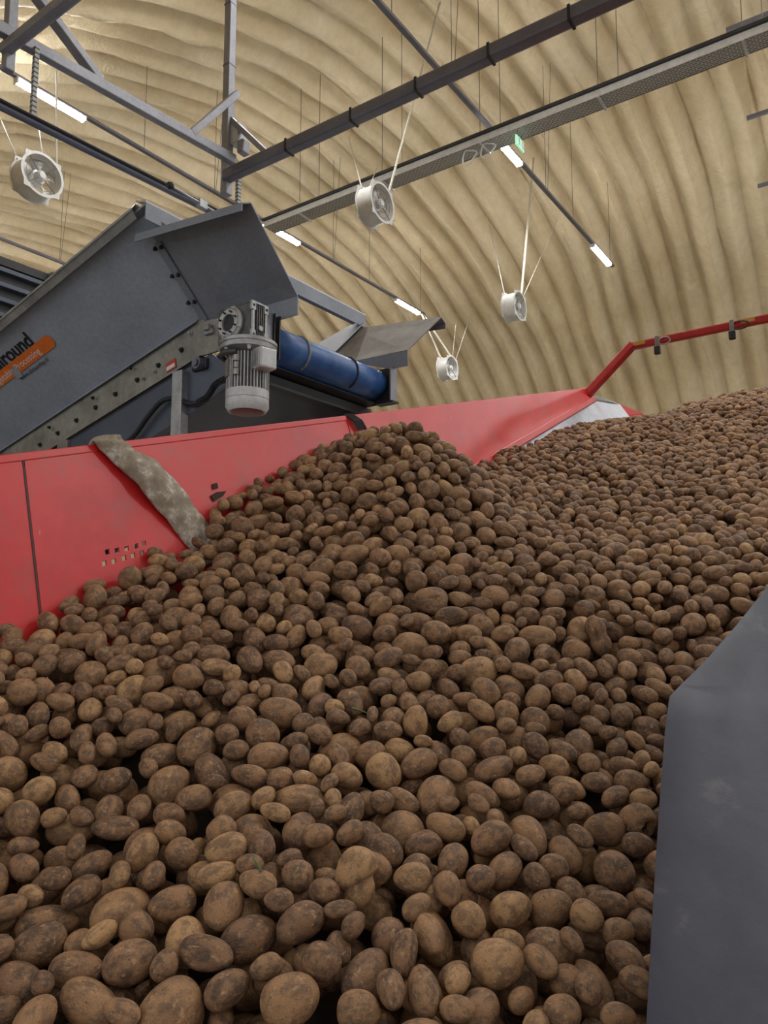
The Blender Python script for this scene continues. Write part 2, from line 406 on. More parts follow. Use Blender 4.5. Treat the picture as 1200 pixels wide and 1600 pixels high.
# ---- hanging fans
def vault_hit(px, py):
    r = ray(px, py); a = r.y*r.y+r.z*r.z; b = 2*(-r.y*HC+r.z*(CZ-HZ)); c = HC*HC+(CZ-HZ)**2-(HR-.12)**2
    return CAM+r*((-b+math.sqrt(b*b-4*a*c))/(2*a))
def fan(px, py, z, label, ropes, rad=.27):
    c = onZ(px, py, CZ+z); root = thing('ventilation_fan', (c.x, c.y, c.z-rad), label, 'fan', 'white fans hung from the vault')
    ax = Vector((1, 0, 0)); L = .24
    A = lambda r, t, x=0: Vector((c.x+x, c.y+r*math.cos(t), c.z+r*math.sin(t)))
    MB().lathe([(rad*.93, -L/2), (rad*.90, -L*.3), (rad*.90, L*.3), (rad*.93, L/2), (rad*.90, L/2), (rad*.87, L*.3), (rad*.87, -L*.3), (rad*.9, -L/2)], c, ax, 40, True).build('housing', 'white', root, True)
    for sx in (-1, 1):   # flange with four mounting ears
        m = MB(); n = 64; x = c.x+sx*L/2
        for dx in (-.006, .006):
            for k_ in range(2):
                for j in range(n):
                    t = 2*math.pi*j/n
                    ear = max(0, math.cos(4*(t-math.pi/4)/1.0))**10
                    r = rad*.88 if k_ == 0 else rad*(1.0+.16*ear)
                    m.v.append(Vector((x+dx, c.y+r*math.cos(t), c.z+r*math.sin(t))))
        for j in range(n):
            k = (j+1) % n
            m.f += [(j, k, n+k, n+j), (2*n+j, 3*n+j, 3*n+k, 2*n+k), (n+j, n+k, 3*n+k, 3*n+j), (j, 2*n+j, 2*n+k, k)]
        m.build('flange', 'white', root)
    hub = MB().lathe([(0, -.08), (.085, -.08), (.085, .03), (.06, .035), (.06, .10), (.05, .11), (0, .11)], c, ax, 28).build('motor_hub', 'silver', root, True)
    lab(MB().lathe([(0, .112), (.045, .112), (.04, .122), (0, .124)], c, ax, 20).build('hub_cap', 'white', hub), 'white round hub cap')
    for i in range(5):
        t0 = 2*math.pi*i/5+.4; m = MB(); rows = []
        for j in range(5):
            r = .08+(rad*.84-.08)*j/4; half = .24+.14*j/4
            rows.append([A(r, t0-half, .045-.02*j/4), A(r, t0, .0), A(r, t0+half, -.055+.02*j/4)])
        for j in range(5): m.v += rows[j]
        for j in range(4):
            for k in range(2): m.f.append((j*3+k, j*3+k+1, (j+1)*3+k+1, (j+1)*3+k))
        b = m.build('blade', 'white', root, True); md = b.modifiers.new('thick', 'SOLIDIFY'); md.thickness = .006
    for i in range(4):
        t = math.pi/4+i*math.pi/2
        MB().tube(A(.05, t, .09), A(rad*.9, t, L/2), .006, 6).build('guard_strut', 'wire', root)
    for rr in (.12, .19):
        MB().path([A(rr, t, L/2-.02) for t in np.linspace(0, 2*math.pi, 33)], .003, 5, False).build('guard_ring', 'wire', root)
    for (dy, dz, tpx, tpy, dx, rr) in ropes:
        p0 = c+Vector((dx, dy, dz)); top = Vector((-10.9, tpy, RZ+.02)) if tpx == 'rail' else vault_hit(tpx, tpy)
        lab(MB().tube(p0, top, rr, 6).build('hanging_rope', 'rope', root), 'pale hanging rope')
fan(58, 278, 5.0, 'white ventilation fan hanging below the grey steel gantry', [(-.2, .18, -8, 165, -.1, .008), (.18, .2, 88, 80, .1, .014), (-.02, .26, 57, 172, .12, .008)])
fan(586, 321, 5.1, 'white ventilation fan hanging in front of the cable tray', [(.16, .2, 690, -5, .1, .018), (-.16, .2, 545, 215, -.1, .010), (-.02, .24, 600, 235, -.1, .006)])
fan(803, 480, 5.1, 'white ventilation fan hanging before the bare ribbed foam wall', [(.1, .22, 834, 245, .1, .022), (-.16, .2, 762, 340, -.1, .009), (.16, .2, 872, 340, .1, .009)])
fan(699, 576, 4.9, 'white fan hanging just above the red hopper wall', [(-.1, .22, 'rail', 17.45, -.1, .022), (.0, .24, 'rail', 17.56, .1, .022), (.18, .2, 736, 490, .1, .010), (.05, .24, 714, 490, .1, .008)])

# ================================================================== STEEL GANTRY (top left)
p1 = P(354, 277, 5.5); GX, GY1 = p1.x, p1.y
p2 = onX(12, 112, GX); GY2 = p2.y
g = thing('steel_gantry', (GX, GY1, onY(352, 306, GY1).z), 'grey square-tube steel gantry hanging above the conveyor, with a long dark tube', 'gantry')
zb1 = onY(352, 306, GY1).z
MB().beam((GX, GY1, zb1), (GX, GY1, vault_z(GY1)-.2), .065, .065, (0,1,0)).build('post', 'steel_grey', g, bevel=.006)
MB().beam((GX, GY2, p2.z), (GX, GY2, vault_z(GY2)-.2), .055, .055, (0,1,0)).build('post', 'steel_grey', g, bevel=.006)
for z_ in (onY(358, 104, GY1).z, onY(362, 8, GY1).z): MB().box((GX, GY1, z_), (.07, .07, .012)).build('joint_band', 'steel_dark', g)
bz = onX(362, 248, GX).z
MB().beam(onX(366, 251, GX+.05), onX(-40, 22, GX+.05), .055, .07).build('beam', 'steel_grey', g, bevel=.006)
pz = onY(354, 279, GY1).z
pipe_end = onY(1250, -120, GY1)
MB().beam((GX, GY1-.02, pz), (pipe_end.x, GY1-.02, pz), .085, .085).build('long_tube', 'steel_dark', g, bevel=.018)
for px, py in ((455, 235), (556, 187), (657, 140), (770, 88), (895, 30)):
    q = onY(px, py, GY1); MB().box((q.x, GY1-.02, pz), (.016, .09, .09)).build('coupling_band', 'black', g)
t2 = onY(27, 70, GY2).z
MB().beam((GX-.02, GY2-.02, t2), (GX+4.5, GY2-.02, t2), .062, .062).build('long_tube', 'steel_grey', g, bevel=.015)
MB().beam(onX(298, 209, GX+.05), onX(370, 147, GX+.05), .05, .06, (1,0,0)).build('brace', 'steel_grey', g, bevel=.005)
MB().beam(onX(156, 128, GX-.03), onX(28, -45, GX-.03), .05, .07, (1,0,0)).build('brace', 'steel_grey', g, bevel=.005)
MB().beam(onY(356, 182, GY1+.02), onY(421, 243, GY1+.02), .04, .05, (0,1,0)).build('brace', 'steel_grey', g, bevel=.005)
a = onX(32, 75, GX); MB().box((GX+.08, a.y+.05, (a.z+onX(28, 190, GX).z)/2), (.026, .026, a.z-onX(28, 190, GX).z)).build('perforated_strip', 'perf', g)
MB().box((GX+.02, GY1+.1, pz-.14), (.03, .03, .36)).build('perforated_strip', 'perf', g)
q = onY(372, 212, GY1+.05)
sb = MB().box(q, (.09, .10, .16)).build('junction_box', 'silver', g, bevel=.01)
MB().box(q+Vector((.06, 0, -.12)), (.06, .08, .1)).build('sensor', 'steel_grey', sb, bevel=.01)
# wires dropping beside the gantry
# dark tube running into the conveyor
a = onX(0, 165, -3.45); b = onX(325, 328, -3.45); gd_ = (b-a)
gt = thing('guide_tube', b, 'dark round steel tube running from the frame behind the conveyor side', 'tube')
MB().tube(a-gd_*.7, b+gd_*.2, .022, 16).build('tube', 'steel_dark', gt, True)
MB().tube(a-gd_*.7+Vector((.03, 0, .01)), b+gd_*.2+Vector((.03, 0, .01)), .008, 8).build('cable', 'black', gt, True)
a = onX(266, 290, -3.2); b2 = onX(322, 323, -3.2)
rd = thing('gas_strut', b2, 'thin steel rod with a dark ball end above the conveyor corner', 'rod')
MB().tube(a, b2+(b2-a)*.4, .008, 10).build('rod', 'galv', rd, True)
MB().lathe([(.0, -.022), (.016, -.016), (.022, 0), (.016, .016), (0, .022)], a, (0, 1, 0), 14).build('ball_end', 'black', rd, True)
MB().box(b2+Vector((0, -.03, 0)), (.03, .06, .05)).build('clamp', 'galv', rd, bevel=.004)

# dark slatted machine seen past the conveyor on the far left
a = P(76, 433, 6.6); MX = a.x
sm = thing('slatted_machine', (MX-.8, a.y-1.0, 0), 'dark grey slatted machine standing behind the conveyor', 'machine')
zt = onX(0, 402, MX-.3).z; zt2 = a.z
MB().slab([(MX-1.7, a.y-2.2, 0.0), (MX, a.y-2.2, 0.0), (MX, a.y, 0.0), (MX-1.7, a.y, 0.0)], (0, 0, zt2-.02)).build('body', 'black', sm)
for i in range(6):
    z_ = zt2-.10-i*.13
    MB().beam((MX+.03, a.y-2.2, z_), (MX+.03, a.y-.03, z_), .05, .035).build('slat', 'pan', sm)
for i in range(9): MB().beam((MX-.02, a.y-.1-i*.24, zt2+.0), (MX-1.7, a.y-.1-i*.24, zt2+.0), .05, .03).build('slat', 'pan', sm)
MB().beam((MX, a.y-2.2, zt2-.03), (MX, a.y+.05, zt2-.03), .10, .07).build('top_rail', 'black', sm)
MB().box((MX+.05, a.y+.02, zt2-.06), (.14, .1, .14)).build('bracket', 'galv_dirty', sm)

# ================================================================== CONVEYOR
E0, WD = 2.37, .90; E1 = E0+WD
sh = P(362, 506, 3.2); SX, SZ = sh.x, sh.z            # head shaft
cv = thing('belt_conveyor', (-3.6, (E0+E1)/2, 0), 'slate grey inclined belt conveyor with flared sides above the red hopper wall', 'conveyor')
INC = Vector((math.cos(math.radians(14)), 0, math.sin(math.radians(14))))     # direction up the belt
bR = onY(312, 503, E0); cT = onY(212, 320, 1.96)          # S1: lower right and upper right corners
mirror = lambda q: Vector((q.x, E0+E1-q.y, q.z))
LONG = 3.2
def both(fn, name, mat, **kw):
    out = []
    for mir in (False, True):
        m = MB(); fn(m)
        if mir: m.v = [mirror(q) for q in m.v]
        out.append(m.build(name, mat, cv, **kw))
    return out
seam_t = onY(243, 362, 2.02)
nS1 = (INC.cross((cT-bR))).normalized()
if nS1.y > 0: nS1 = -nS1
def s1(m):
    flat = lambda q: q-nS1*(q-bR).dot(nS1)
    m.slab([bR-INC*LONG, bR, flat(onY(322, 497, E0)), flat(seam_t+INC*.03), cT, cT-INC*LONG], -nS1*.006)
sp = both(s1, 'side_plate', 'slate')
def s1lip(m):
    o_ = (nS1*.045 + Vector((0, 0, .0)))
    m.slab([cT-INC*LONG, cT, cT+o_+Vector((0,0,-.012)), cT-INC*LONG+o_+Vector((0,0,-.012))], (0, 0, .006))
    m.slab([cT-INC*LONG+o_, cT+o_, cT+o_-(cT-bR).normalized()*.05, cT-INC*LONG+o_-(cT-bR).normalized()*.05], -nS1*.005)
both(s1lip, 'edge_lip', 'galv')
# hood plate at the head
hB = [onY(322, 497, E0), onY(345, 489, E0), onY(465, 463, E0)]
zb = hB[2].z; hB[0].z = hB[1].z = zb+.008
hT0, hT1 = onY(236, 364, 2.05), onY(392, 318, 2.05)
nS2 = (hB[2]-hB[0]).cross(hT0-hB[0]).normalized()
if nS2.y > 0: nS2 = -nS2
def hood(m): m.slab([hB[0], hB[2], hT1, hT0], -nS2*.006)
hp = both(hood, 'hood_plate', 'slate_hood')
for m_ in hp[1:]: m_.data.materials[0] = M['dusty']
def hoodlip(m):
    o_ = nS2*.07+Vector((0, 0, .025)); up = (hT0-hB[0]).normalized()
    m.slab([hT0-(hT1-hT0).normalized()*.03, hT1, hT1+o_, hT0+o_-(hT1-hT0).normalized()*.05], (0, 0, .006))
    m.slab([hT0+o_-(hT1-hT0).normalized()*.05, hT1+o_, hT1+o_+Vector((0, .0, -.03)), hT0+o_+Vector((0, 0, -.03))-(hT1-hT0).normalized()*.05], (0, .005, 0))
both(hoodlip, 'hood_lip', 'slate_hood')
def skirt(m):
    m.slab([hB[1]+Vector((.16, 0, .0)), hB[2], hB[2]+Vector((0, 0, -.085)), hB[2]+Vector((-.11, 0, -.085)), hB[1]+Vector((.16, 0, -.02))], (0, .006, 0))
both(skirt, 'hood_skirt', 'slate_hood')
# overlap strip with bolts between side plate and hood plate
def strip(m):
    d = (hT0-hB[0]); a_, b_ = hB[0]+d*.04, hB[0]+d*.9; s_ = (hT1-hT0).normalized()*.045
    m.slab([a_-s_*.3+nS2*.004, a_+s_*.7+nS2*.004, b_+s_*.7+nS2*.004, b_-s_*.3+nS2*.004], nS2*.004)
both(strip, 'joint_strip', 'slate_hood')
boltme = None
def bolt(q, nrm, parent, r=.011, mat='black'):
    m = MB(); m.lathe([(r*1.5, 0), (r*1.5, .003), (r, .003), (r, .012), (r*.6, .016), (0, .016)], q, nrm, 6); return m.build('bolt', mat, parent)
for f_ in (.25, .55, .85):
    d = (hT0-hB[0]); s_ = (hT1-hT0).normalized()
    for k in (-.022, .022): bolt(hB[0]+d*f_+s_*k+nS2*.008, nS2, cv, .008)
# cross channel from near to far upper corner
cc0 = cT+Vector((.02, .0, -.03)); cc1 = mirror(cc0)+Vector((0, -.06, 0))
lab(MB().beam(cc0, cc1, .01, .10, (1, 0, .25)).build('cross_channel', 'slate_hood', cv), 'dark cross channel')
lab(MB().slab([cc0+Vector((-.02, 0, .045)), cc1+Vector((-.02, 0, .045)), cc1+Vector((.055, 0, .02)), cc0+Vector((.055, 0, .02))], (0, 0, .008)).build('channel_flange', 'silver', cv), 'bright galvanised flange')
lab(MB().slab([cc0+Vector((.05, 0, .02)), cc1+Vector((.05, 0, .02)), cc1+Vector((.05, 0, -.06)), cc0+Vector((.05, 0, -.06))], (.006, 0, 0)).build('channel_web', 'slate_hood', cv), 'dark channel web')
# frame rails
rT = bR+Vector((0, -.012, 0)); rh = .165
def rail(m):
    a_ = onY(345, 497, E0-.012); b_ = onY(340, 548, E0-.012); c_ = onY(315, 556, E0-.012)
    m.slab([rT-INC*LONG, rT, a_, b_, c_, c_-INC*LONG], (0, .012, 0))
    m.slab([c_-INC*LONG, c_, c_+Vector((0, .05, 0)), c_-INC*LONG+Vector((0, .05, 0))], (0, 0, .006))
fr_ = both(rail, 'frame_rail', 'galv_dirty')
def raillip(m):
    m.slab([rT-INC*LONG+Vector((0, -.003, .012)), rT+Vector((0, -.003, .012)), rT+Vector((0, -.02, -.012)), rT-INC*LONG+Vector((0, -.02, -.012))], (0, .005, 0))
both(raillip, 'rail_flange', 'slate')
for px, py in ((284, 547), (248, 571), (215, 594), (181, 616), (150, 637), (120, 657), (91, 677), (63, 695), (37, 712), (298, 521), (225, 592), (243, 581)):
    bolt(onY(px, py, E0-.014), (0, -1, 0), cv, .010 if px not in (225, 243) else .007, 'black' if px not in (225, 243, 298) else 'galv')
for px, py in ((205, 575), (146, 622), (78, 668)):
    bolt(onY(px, py, E0-.03), (0, -1, 0), cv, .008)
st = onY(267, 571, E0-.016)
lb = MB().box(st, (.075, .002, .05), Matrix.Rotation(-math.radians(14), 3, 'Y')).build('warning_label', 'label_red', cv); lab(lb, 'small red and white warning label')
MB().box(st+Vector((.0, -.0015, -.008)), (.062, .002, .02), Matrix.Rotation(-math.radians(14), 3, 'Y')).build('label_text_field', 'whiteink', lb)
# latch at rail end
q = onY(327, 519, E0-.02); MB().box(q, (.06, .02, .022)).build('tension_block', 'steel_grey', cv, bevel=.003); MB().box(q+Vector((0, -.01, .02)), (.035, .03, .03)).build('tension_block', 'galv_dirty', cv, bevel=.003)
# belt: head drum with both strands
DR = .08
cd = Vector((SX-.02, 0, SZ-.008)); m = MB(); prof = []
upn = Vector((-INC.z, 0, INC.x))
for d_ in (3.0, 2.0, 1.0, .4): prof.append(cd+upn*DR-INC*d_)
for k in range(17):
    t = math.pi*k/16; prof.append(cd+upn*DR*math.cos(t)+INC*DR*math.sin(t))
for d_ in (.3, .7, 1.2, 2.0, 3.0): prof.append(cd-upn*(DR+.03*min(1, d_))-INC*d_)
ys = np.linspace(E0+.02, E1-.02, 7); nP = len(prof)
for y_ in ys:
    for q in prof: m.v.append(Vector((q.x, y_, q.z)))
for i in range(len(ys)-1):
    for j in range(nP-1): m.f.append((i*nP+j, i*nP+j+1, (i+1)*nP+j+1, (i+1)*nP+j))
bl = m.build('belt', 'belt', cv, True); lab(bl, 'worn blue conveyor belt'); md = bl.modifiers.new('thick', 'SOLIDIFY'); md.thickness = .006
for y_ in (E0+.22, E0+.60):
    lab(MB().path([Vector((cd.x, y_+.012*k/6, cd.z))+(upn*math.cos(math.pi*k/8)+INC*math.sin(math.pi*k/8))*(DR+.003) for k in range(9)], .006, 6).build('belt_seam', 'rubberblack' if y_ > E0+.4 else 'galv_dirty', bl), 'seam across the belt')
MB().tube((cd.x, E0-.1, cd.z), (cd.x, E1+.06, cd.z), .022, 14).build('shaft', 'steel_grey', cv, True)
for yc in (E0-.005, E1+.005):
    MB().box((cd.x+.02, yc, cd.z-.01), (.17, .008, .20)).build('bearing_plate', 'black', cv)
MB().box((cd.x+.105, E1+.0, cd.z-.01), (.008, .06, .20)).build('bearing_bracket', 'steel_grey', cv)
MB().box((cd.x+.06, E1+.0, cd.z-.11), (.12, .06, .01)).build('bearing_bracket', 'black', cv)
# scraper cross-rail under the drum and the closed pan below the return belt
pn = onY(408, 603, E0+.01); pf = onY(512, 640, E1-.01); pzz = (pn.z+pf.z)/2; pxx = (pn.x+pf.x)/2+.1
MB().beam((pxx, E0-.02, pzz), (pxx, E1+.02, pzz), .05, .05).build('cross_rail', 'black', cv)
MB().slab([(pxx-.0, E0, pzz+.03), (pxx-.0, E1, pzz+.03), (cd.x-.01, E1, cd.z-DR-.02), (cd.x-.01, E0, cd.z-DR-.02)], (0, 0, .005)).build('scraper_plate', 'black', cv)
a_ = Vector((pxx-.03, 0, pzz-.01)); ends = -INC*2.6+Vector((0, 0, -.10))
MB().slab([Vector((a_.x, E0+.01, a_.z)), Vector((a_.x, E1, a_.z)), Vector((a_.x, E1, a_.z))+ends, Vector((a_.x, E0+.01, a_.z))+ends], (0, 0, .006)).build('under_pan', 'pan', cv)
MB().beam(Vector((a_.x, E1, a_.z-.02)), Vector((a_.x, E1, a_.z-.02))+ends, .04, .06).build('pan_edge', 'black', cv)
rb_ = onY(330, 552, E0+.004)
MB().slab([rb_, Vector((a_.x, E0+.004, a_.z)), Vector((a_.x, E0+.004, a_.z))+ends, rb_-INC*2.6+Vector((0, 0, .03))], (0, .006, 0)).build('side_skirt', 'pan', cv)
MB().slab([(a_.x-.04, E1+.02, a_.z-.02), (a_.x-.3, E1+.02, a_.z-.1), (a_.x-.3, E1+.02, 0.0), (a_.x-.2, E1+.02, 0.0)], (0, .03, 0)).build('support_plate', 'black', cv)
# legs
lg = onY(280, 592, E0-.02)
for y_, mt in ((E0-.01, 'galv'), (E1+.01, 'galv_dirty')):
    MB().beam((lg.x, y_, 0.0), (lg.x, y_, lg.z+.04), .075, .05, (0, 1, 0)).build('leg', mt, cv, bevel=.004)
    MB().beam((lg.x-1.5, y_, 0.0), (lg.x-1.5, y_, lg.z-.33), .075, .05, (0, 1, 0)).build('leg', mt, cv, bevel=.004)
q = onY(100, 702, E0-.0); MB().box(q, (.10, .03, .10)).build('rail_bracket', 'galv_dirty', cv, bevel=.004)
q = onY(312, 566, E0+.01); rp_ = MB().box(q+Vector((.02, 0, -.02)), (.11, .05, .06)).build('roller_bearing', 'black', cv, bevel=.012)
MB().lathe([(.03, 0), (.03, .03), (.018, .03), (.018, .04), (0, .04)], q+Vector((.03, -.02, -.02)), (0, -1, 0), 14).build('bearing_cap', 'steel_dark', rp_, True)

# --- worm gearbox with hanging motor
GYF = 2.17                                       # front face of the gearbox
gc = onY(362, 506, GYF); gd = .10; gy = GYF+gd/2
gx0, gx1 = onY(340, 506, GYF).x, onY(391, 506, GYF).x
gz0, gz1 = onY(362, 536, GYF).z, onY(362, 478, GYF).z
gcx, gcz = (gx0+gx1)/2, (gz0+gz1)/2
gb = MB().box((gcx, gy, gcz), (gx1-gx0, gd, gz1-gz0)).build('gearbox', 'alu_dark', cv, bevel=.012)
lab(gb, 'dirty aluminium worm gearbox')
MB().lathe([(0, .002), (.074, .002), (.074, .014), (.06, .02), (.06, .024), (.038, .024), (.036, .008), (0, .008)], (gcx-.01, GYF, gcz), (0, -1, 0), 32).build('bearing_cover', 'alu', gb, True)
lab(MB().lathe([(0, .012), (.034, .012), (.034, .016), (0, .018)], (gcx-.01, GYF, gcz), (0, -1, 0), 24).build('shaft_seal', 'rubberblack', gb, True), 'black round shaft seal')
for k in range(8):
    t = math.pi/8+k*math.pi/4
    bolt((gcx-.01+.049*math.cos(t), GYF-.022, gcz+.049*math.sin(t)), (0, -1, 0), gb, .0035)
    if k % 2: bolt((gcx-.01+.068*math.cos(t), GYF-.012, gcz+.068*math.sin(t)), (0, -1, 0), gb, .006, 'silver')
for yy in (GYF+.012, GYF+gd-.012):                     # mounting feet and ribs on the right face
    for zz in (gz0+.02, gz1-.02):
        ft = MB().box((gx1+.004, yy, zz), (.012, .026, .042)).build('mounting_pad', 'alu', gb, bevel=.002)
        MB().lathe([(.006, 0), (.006, .001), (0, .001)], (gx1+.0105, yy, zz), (1, 0, 0), 10).build('threaded_hole', 'rubberblack', ft)
    MB().box((gx1+.003, yy, gcz), (.01, .012, gz1-gz0-.06)).build('edge_rib', 'alu', gb)
for k in range(4): MB().box((gx1+.004, GYF+.032+k*.012, gcz), (.012, .005, gz1-gz0-.02)).build('cooling_rib', 'alu_dark', gb)
MB().lathe([(0, 0), (.012, 0), (.012, .012), (0, .012)], (gx1+.004, gy, gcz-.03), (1, 0, 0), 12).build('oil_plug', 'alu', gb, True)
for zz in (gz0, gz1):
    MB().box((gx1+.004, gy, zz-.004 if zz > gcz else zz+.004), (.01, gd, .008)).build('edge_rib', 'alu', gb)
gr = onY(425, 505, E0-.03)
MB().slab([(gx1-.02, E0-.03, gz1-.0), (gr.x, E0-.03, gz1-.0), (gr.x, E0-.03, gz0+.0), (gx1-.02, E0-.03, gz0+.0)], (0, .006, 0)).build('torque_bracket', 'black', cv)
lab(MB().slab([(gr.x, E0-.09, gz1), (gr.x, E0-.02, gz1), (gr.x, E0-.02, gz0), (gr.x, E0-.09, gz0)], (.004, 0, 0)).build('bracket_flange', 'steel_grey', cv), 'bent flange of the bracket')
# motor, axis straight down
mc = Vector((gcx+.022, gy+.02, gz0)); dn = Vector((0, 0, -1)); px2m = 3.25/F
fR = .126; bRd = .078
mo = MB().lathe([(0, -.02), (.06, -.02), (.06, 0.0), (bRd, .02), (bRd, .21), (0, .21)], mc, dn, 36).build('motor', 'alu_dark', cv, True)
lab(mo, 'silver electric motor hanging from the gearbox')
MB().lathe([(0, -.012), (fR*.96, -.012), (fR, -.008), (fR, .006), (fR*.96, .008), (fR*.96, .012), (fR, .014), (fR*.98, .03), (bRd, .046)], mc, dn, 44).build('mounting_flange', 'alu', mo, True)
for k in range(6):
    t = .3+k*math.pi/3; bolt(mc+Vector((fR*.86*math.cos(t), fR*.86*math.sin(t), -.033)), (0, 0, -1), mo, .008, 'silver')
for k in range(40):
    t = 2*math.pi*k/40; c_, s_ = math.cos(t), math.sin(t); r = bRd+.006
    MB().box(mc+Vector((r*c_, r*s_, -.13)), (.018, .004, .16), Matrix.Rotation(t, 3, 'Z')).build('cooling_fin', 'silver' if k % 3 else 'alu', mo)
MB().lathe([(bRd+.012, .205), (bRd+.016, .207), (bRd+.016, .243), (bRd+.013, .245), (bRd+.016, .247), (bRd+.016, .278), (bRd+.004, .298), (0, .302)], mc, dn, 40).build('fan_cowl', 'silver', mo, True)
lab(MB().lathe([(bRd-.006, .3005), (bRd-.012, .304), (0, .305)], mc, dn, 32).build('cowl_grille', 'cap_red', mo, True), 'dull red end of the fan cowl')
tb = MB().box(mc+Vector((bRd+.03, -.012, -.085)), (.075, .085, .09), Matrix.Rotation(-.2, 3, 'Z')).build('terminal_box', 'silver', mo, bevel=.008)
lab(tb, 'white terminal box')
for k in range(6): MB().box(mc+Vector((bRd+.007+.011*k, -.057-.0022*k, -.085)), (.004, .004, .075), Matrix.Rotation(-.2, 3, 'Z')).build('lid_rib', 'alu', mo)
MB().box(mc+Vector((-.04, -bRd-.006, -.115)), (.036, .008, .075), Matrix.Rotation(-.42, 3, 'Z')).build('name_plate', 'dusty', mo)
cg = MB().path([mc+Vector((.03, -bRd-.02, -.055)), mc+Vector((-.02, -bRd-.035, -.053)), mc+Vector((-.08, -bRd-.01, -.05)), mc+Vector((-.105, -.04, -.055))], .012, 10).build('cable_gland', 'alu_dark', mo, True)
for k, (dz, rr) in enumerate(((-.07, .016), (-.10, .012), (-.13, .014))):
    MB().lathe([(0, 0), (rr, 0), (rr, .025), (0, .025)], mc+Vector((.022, -bRd-.012, dz)), dn, 8).build('lifting_lug', 'alu', mo)
ckv = [mc+Vector((-.105, -.03, -.045)), mc+Vector((-.10, 0.0, -.12))]
ckv += [onY(338, 600, E0-.05), onY(322, 622, E0-.03), onY(300, 631, E0-.02), onY(272, 623, E0-.02), onY(252, 628, E0-.03), onY(232, 650, E0-.03), onY(212, 678, E0-.03), onY(190, 702, E0-.03), onY(176, 740, E0-.03)]
def smooth_path(pts, n=8):
    out = []
    for i in range(len(pts)-1):
        a, b, c, d = pts[max(i-1, 0)], pts[i], pts[i+1], pts[min(i+2, len(pts)-1)]
        for k in range(n):
            t = k/n; out.append(.5*((2*b)+(c-a)*t+(2*a-5*b+4*c-d)*t*t+(3*b-a-3*c+d)*t**3))
    out.append(pts[-1]); return out
sp_ = smooth_path([Vector(i) for i in ckv], 8)
lab(MB().path(sp_, .013, 10).build('power_cable', 'rubberblack', cv, True), 'black looping power cable')
sp2 = smooth_path([Vector(i) for i in ckv[1:5]], 14)
for k in range(2, 36, 2):
    d = (sp2[k+1]-sp2[k]); MB().lathe([(.013, -.002), (.0165, -.002), (.0165, .002), (.013, .002)], sp2[k], d, 10, True).build('cable_ring', 'black', cv)

# --- lettering on the side plate
uax = INC.copy(); vax = ((cT-bR) - uax*(cT-bR).dot(uax)).normalized()
pl_n = uax.cross(vax)
if pl_n.y > 0: pl_n = -pl_n
def onplate(px, py):
    r = ray(px, py); return CAM + r*((bR-CAM).dot(nS1)/r.dot(nS1)) + nS1*.004
def text_mesh(txt, size_y, right, mat, name, parent, ref_txt=None, ref_w=None, bold=0, lift=0.0):
    def mk(t):
        cu = bpy.data.curves.new('t', 'FONT'); cu.body = t; cu.size = 1; cu.offset = bold; cu.extrude = .0
        ob = bpy.data.objects.new('t', cu); C.objects.link(ob); bpy.context.view_layer.update()
        me = bpy.data.meshes.new_from_object(ob.evaluated_get(bpy.context.evaluated_depsgraph_get()))
        bpy.data.objects.remove(ob); bpy.data.curves.remove(cu); return me
    me = mk(txt); co = np.array([v.co[:] for v in me.vertices]); w_ = co[:, 0].max()
    if ref_txt:
        mr = mk(ref_txt); cr = np.array([v.co[:] for v in mr.vertices]); sxx = ref_w/(cr[:, 0].max()-cr[:, 0].min()); bpy.data.meshes.remove(mr)
    else: sxx = ref_w/(co[:, 0].max()-co[:, 0].min())
    org = parent_origin(parent)
    for v in me.vertices:
        q = right + uax*((v.co.x-w_)*sxx) + vax*(v.co.y*size_y) + nS1*lift - org
        v.co = q
    me.name = name; me.materials.clear(); me.materials.append(M[mat])
    o = bpy.data.objects.new(name, me); C.objects.link(o); o.parent = parent; return o
near_plate = sp[0]
rA, rB = onplate(12, 571), onplate(55, 537)
text_mesh('allround', .115, rB, 'ink', 'brand_lettering', near_plate, 'round', abs((rB-rA).dot(uax)), .025)
pc = onplate(78, 533); hw = .036
m = MB(); pts = []
for k in range(13):
    t = math.pi/2-math.pi*k/12; pts.append(pc+uax*(hw*.8*math.cos(t))+vax*(hw*math.sin(t)))
pts += [pc-uax*.9-vax*hw, pc-uax*.9+vax*hw]
m.slab(pts, nS1*.0015); lab(m.build('orange_band', 'orange', near_plate), 'orange rounded sticker band')
rA, rB = onplate(26, 576), onplate(66, 550)
text_mesh('Vegetable Processing', .052, rB, 'whiteink', 'band_lettering', near_plate, 'Processing', abs((rB-rA).dot(uax)), .0, .0025)
q = onplate(27, 581); s_ = .02
MB().slab([q-uax*.035-vax*.03, q+uax*.018-vax*.036, q+uax*.03+vax*.012, q+uax*.02+vax*.036, q-uax*.03+vax*.02], nS1*.003).build('worn_patch', 'slate', near_plate)
rA, rB = onplate(35, 594), onplate(77, 563)
text_mesh('www.allroundvp.nl', .036, rB, 'ink', 'web_address_lettering', near_plate, None, abs((rB-rA).dot(uax)), .0)

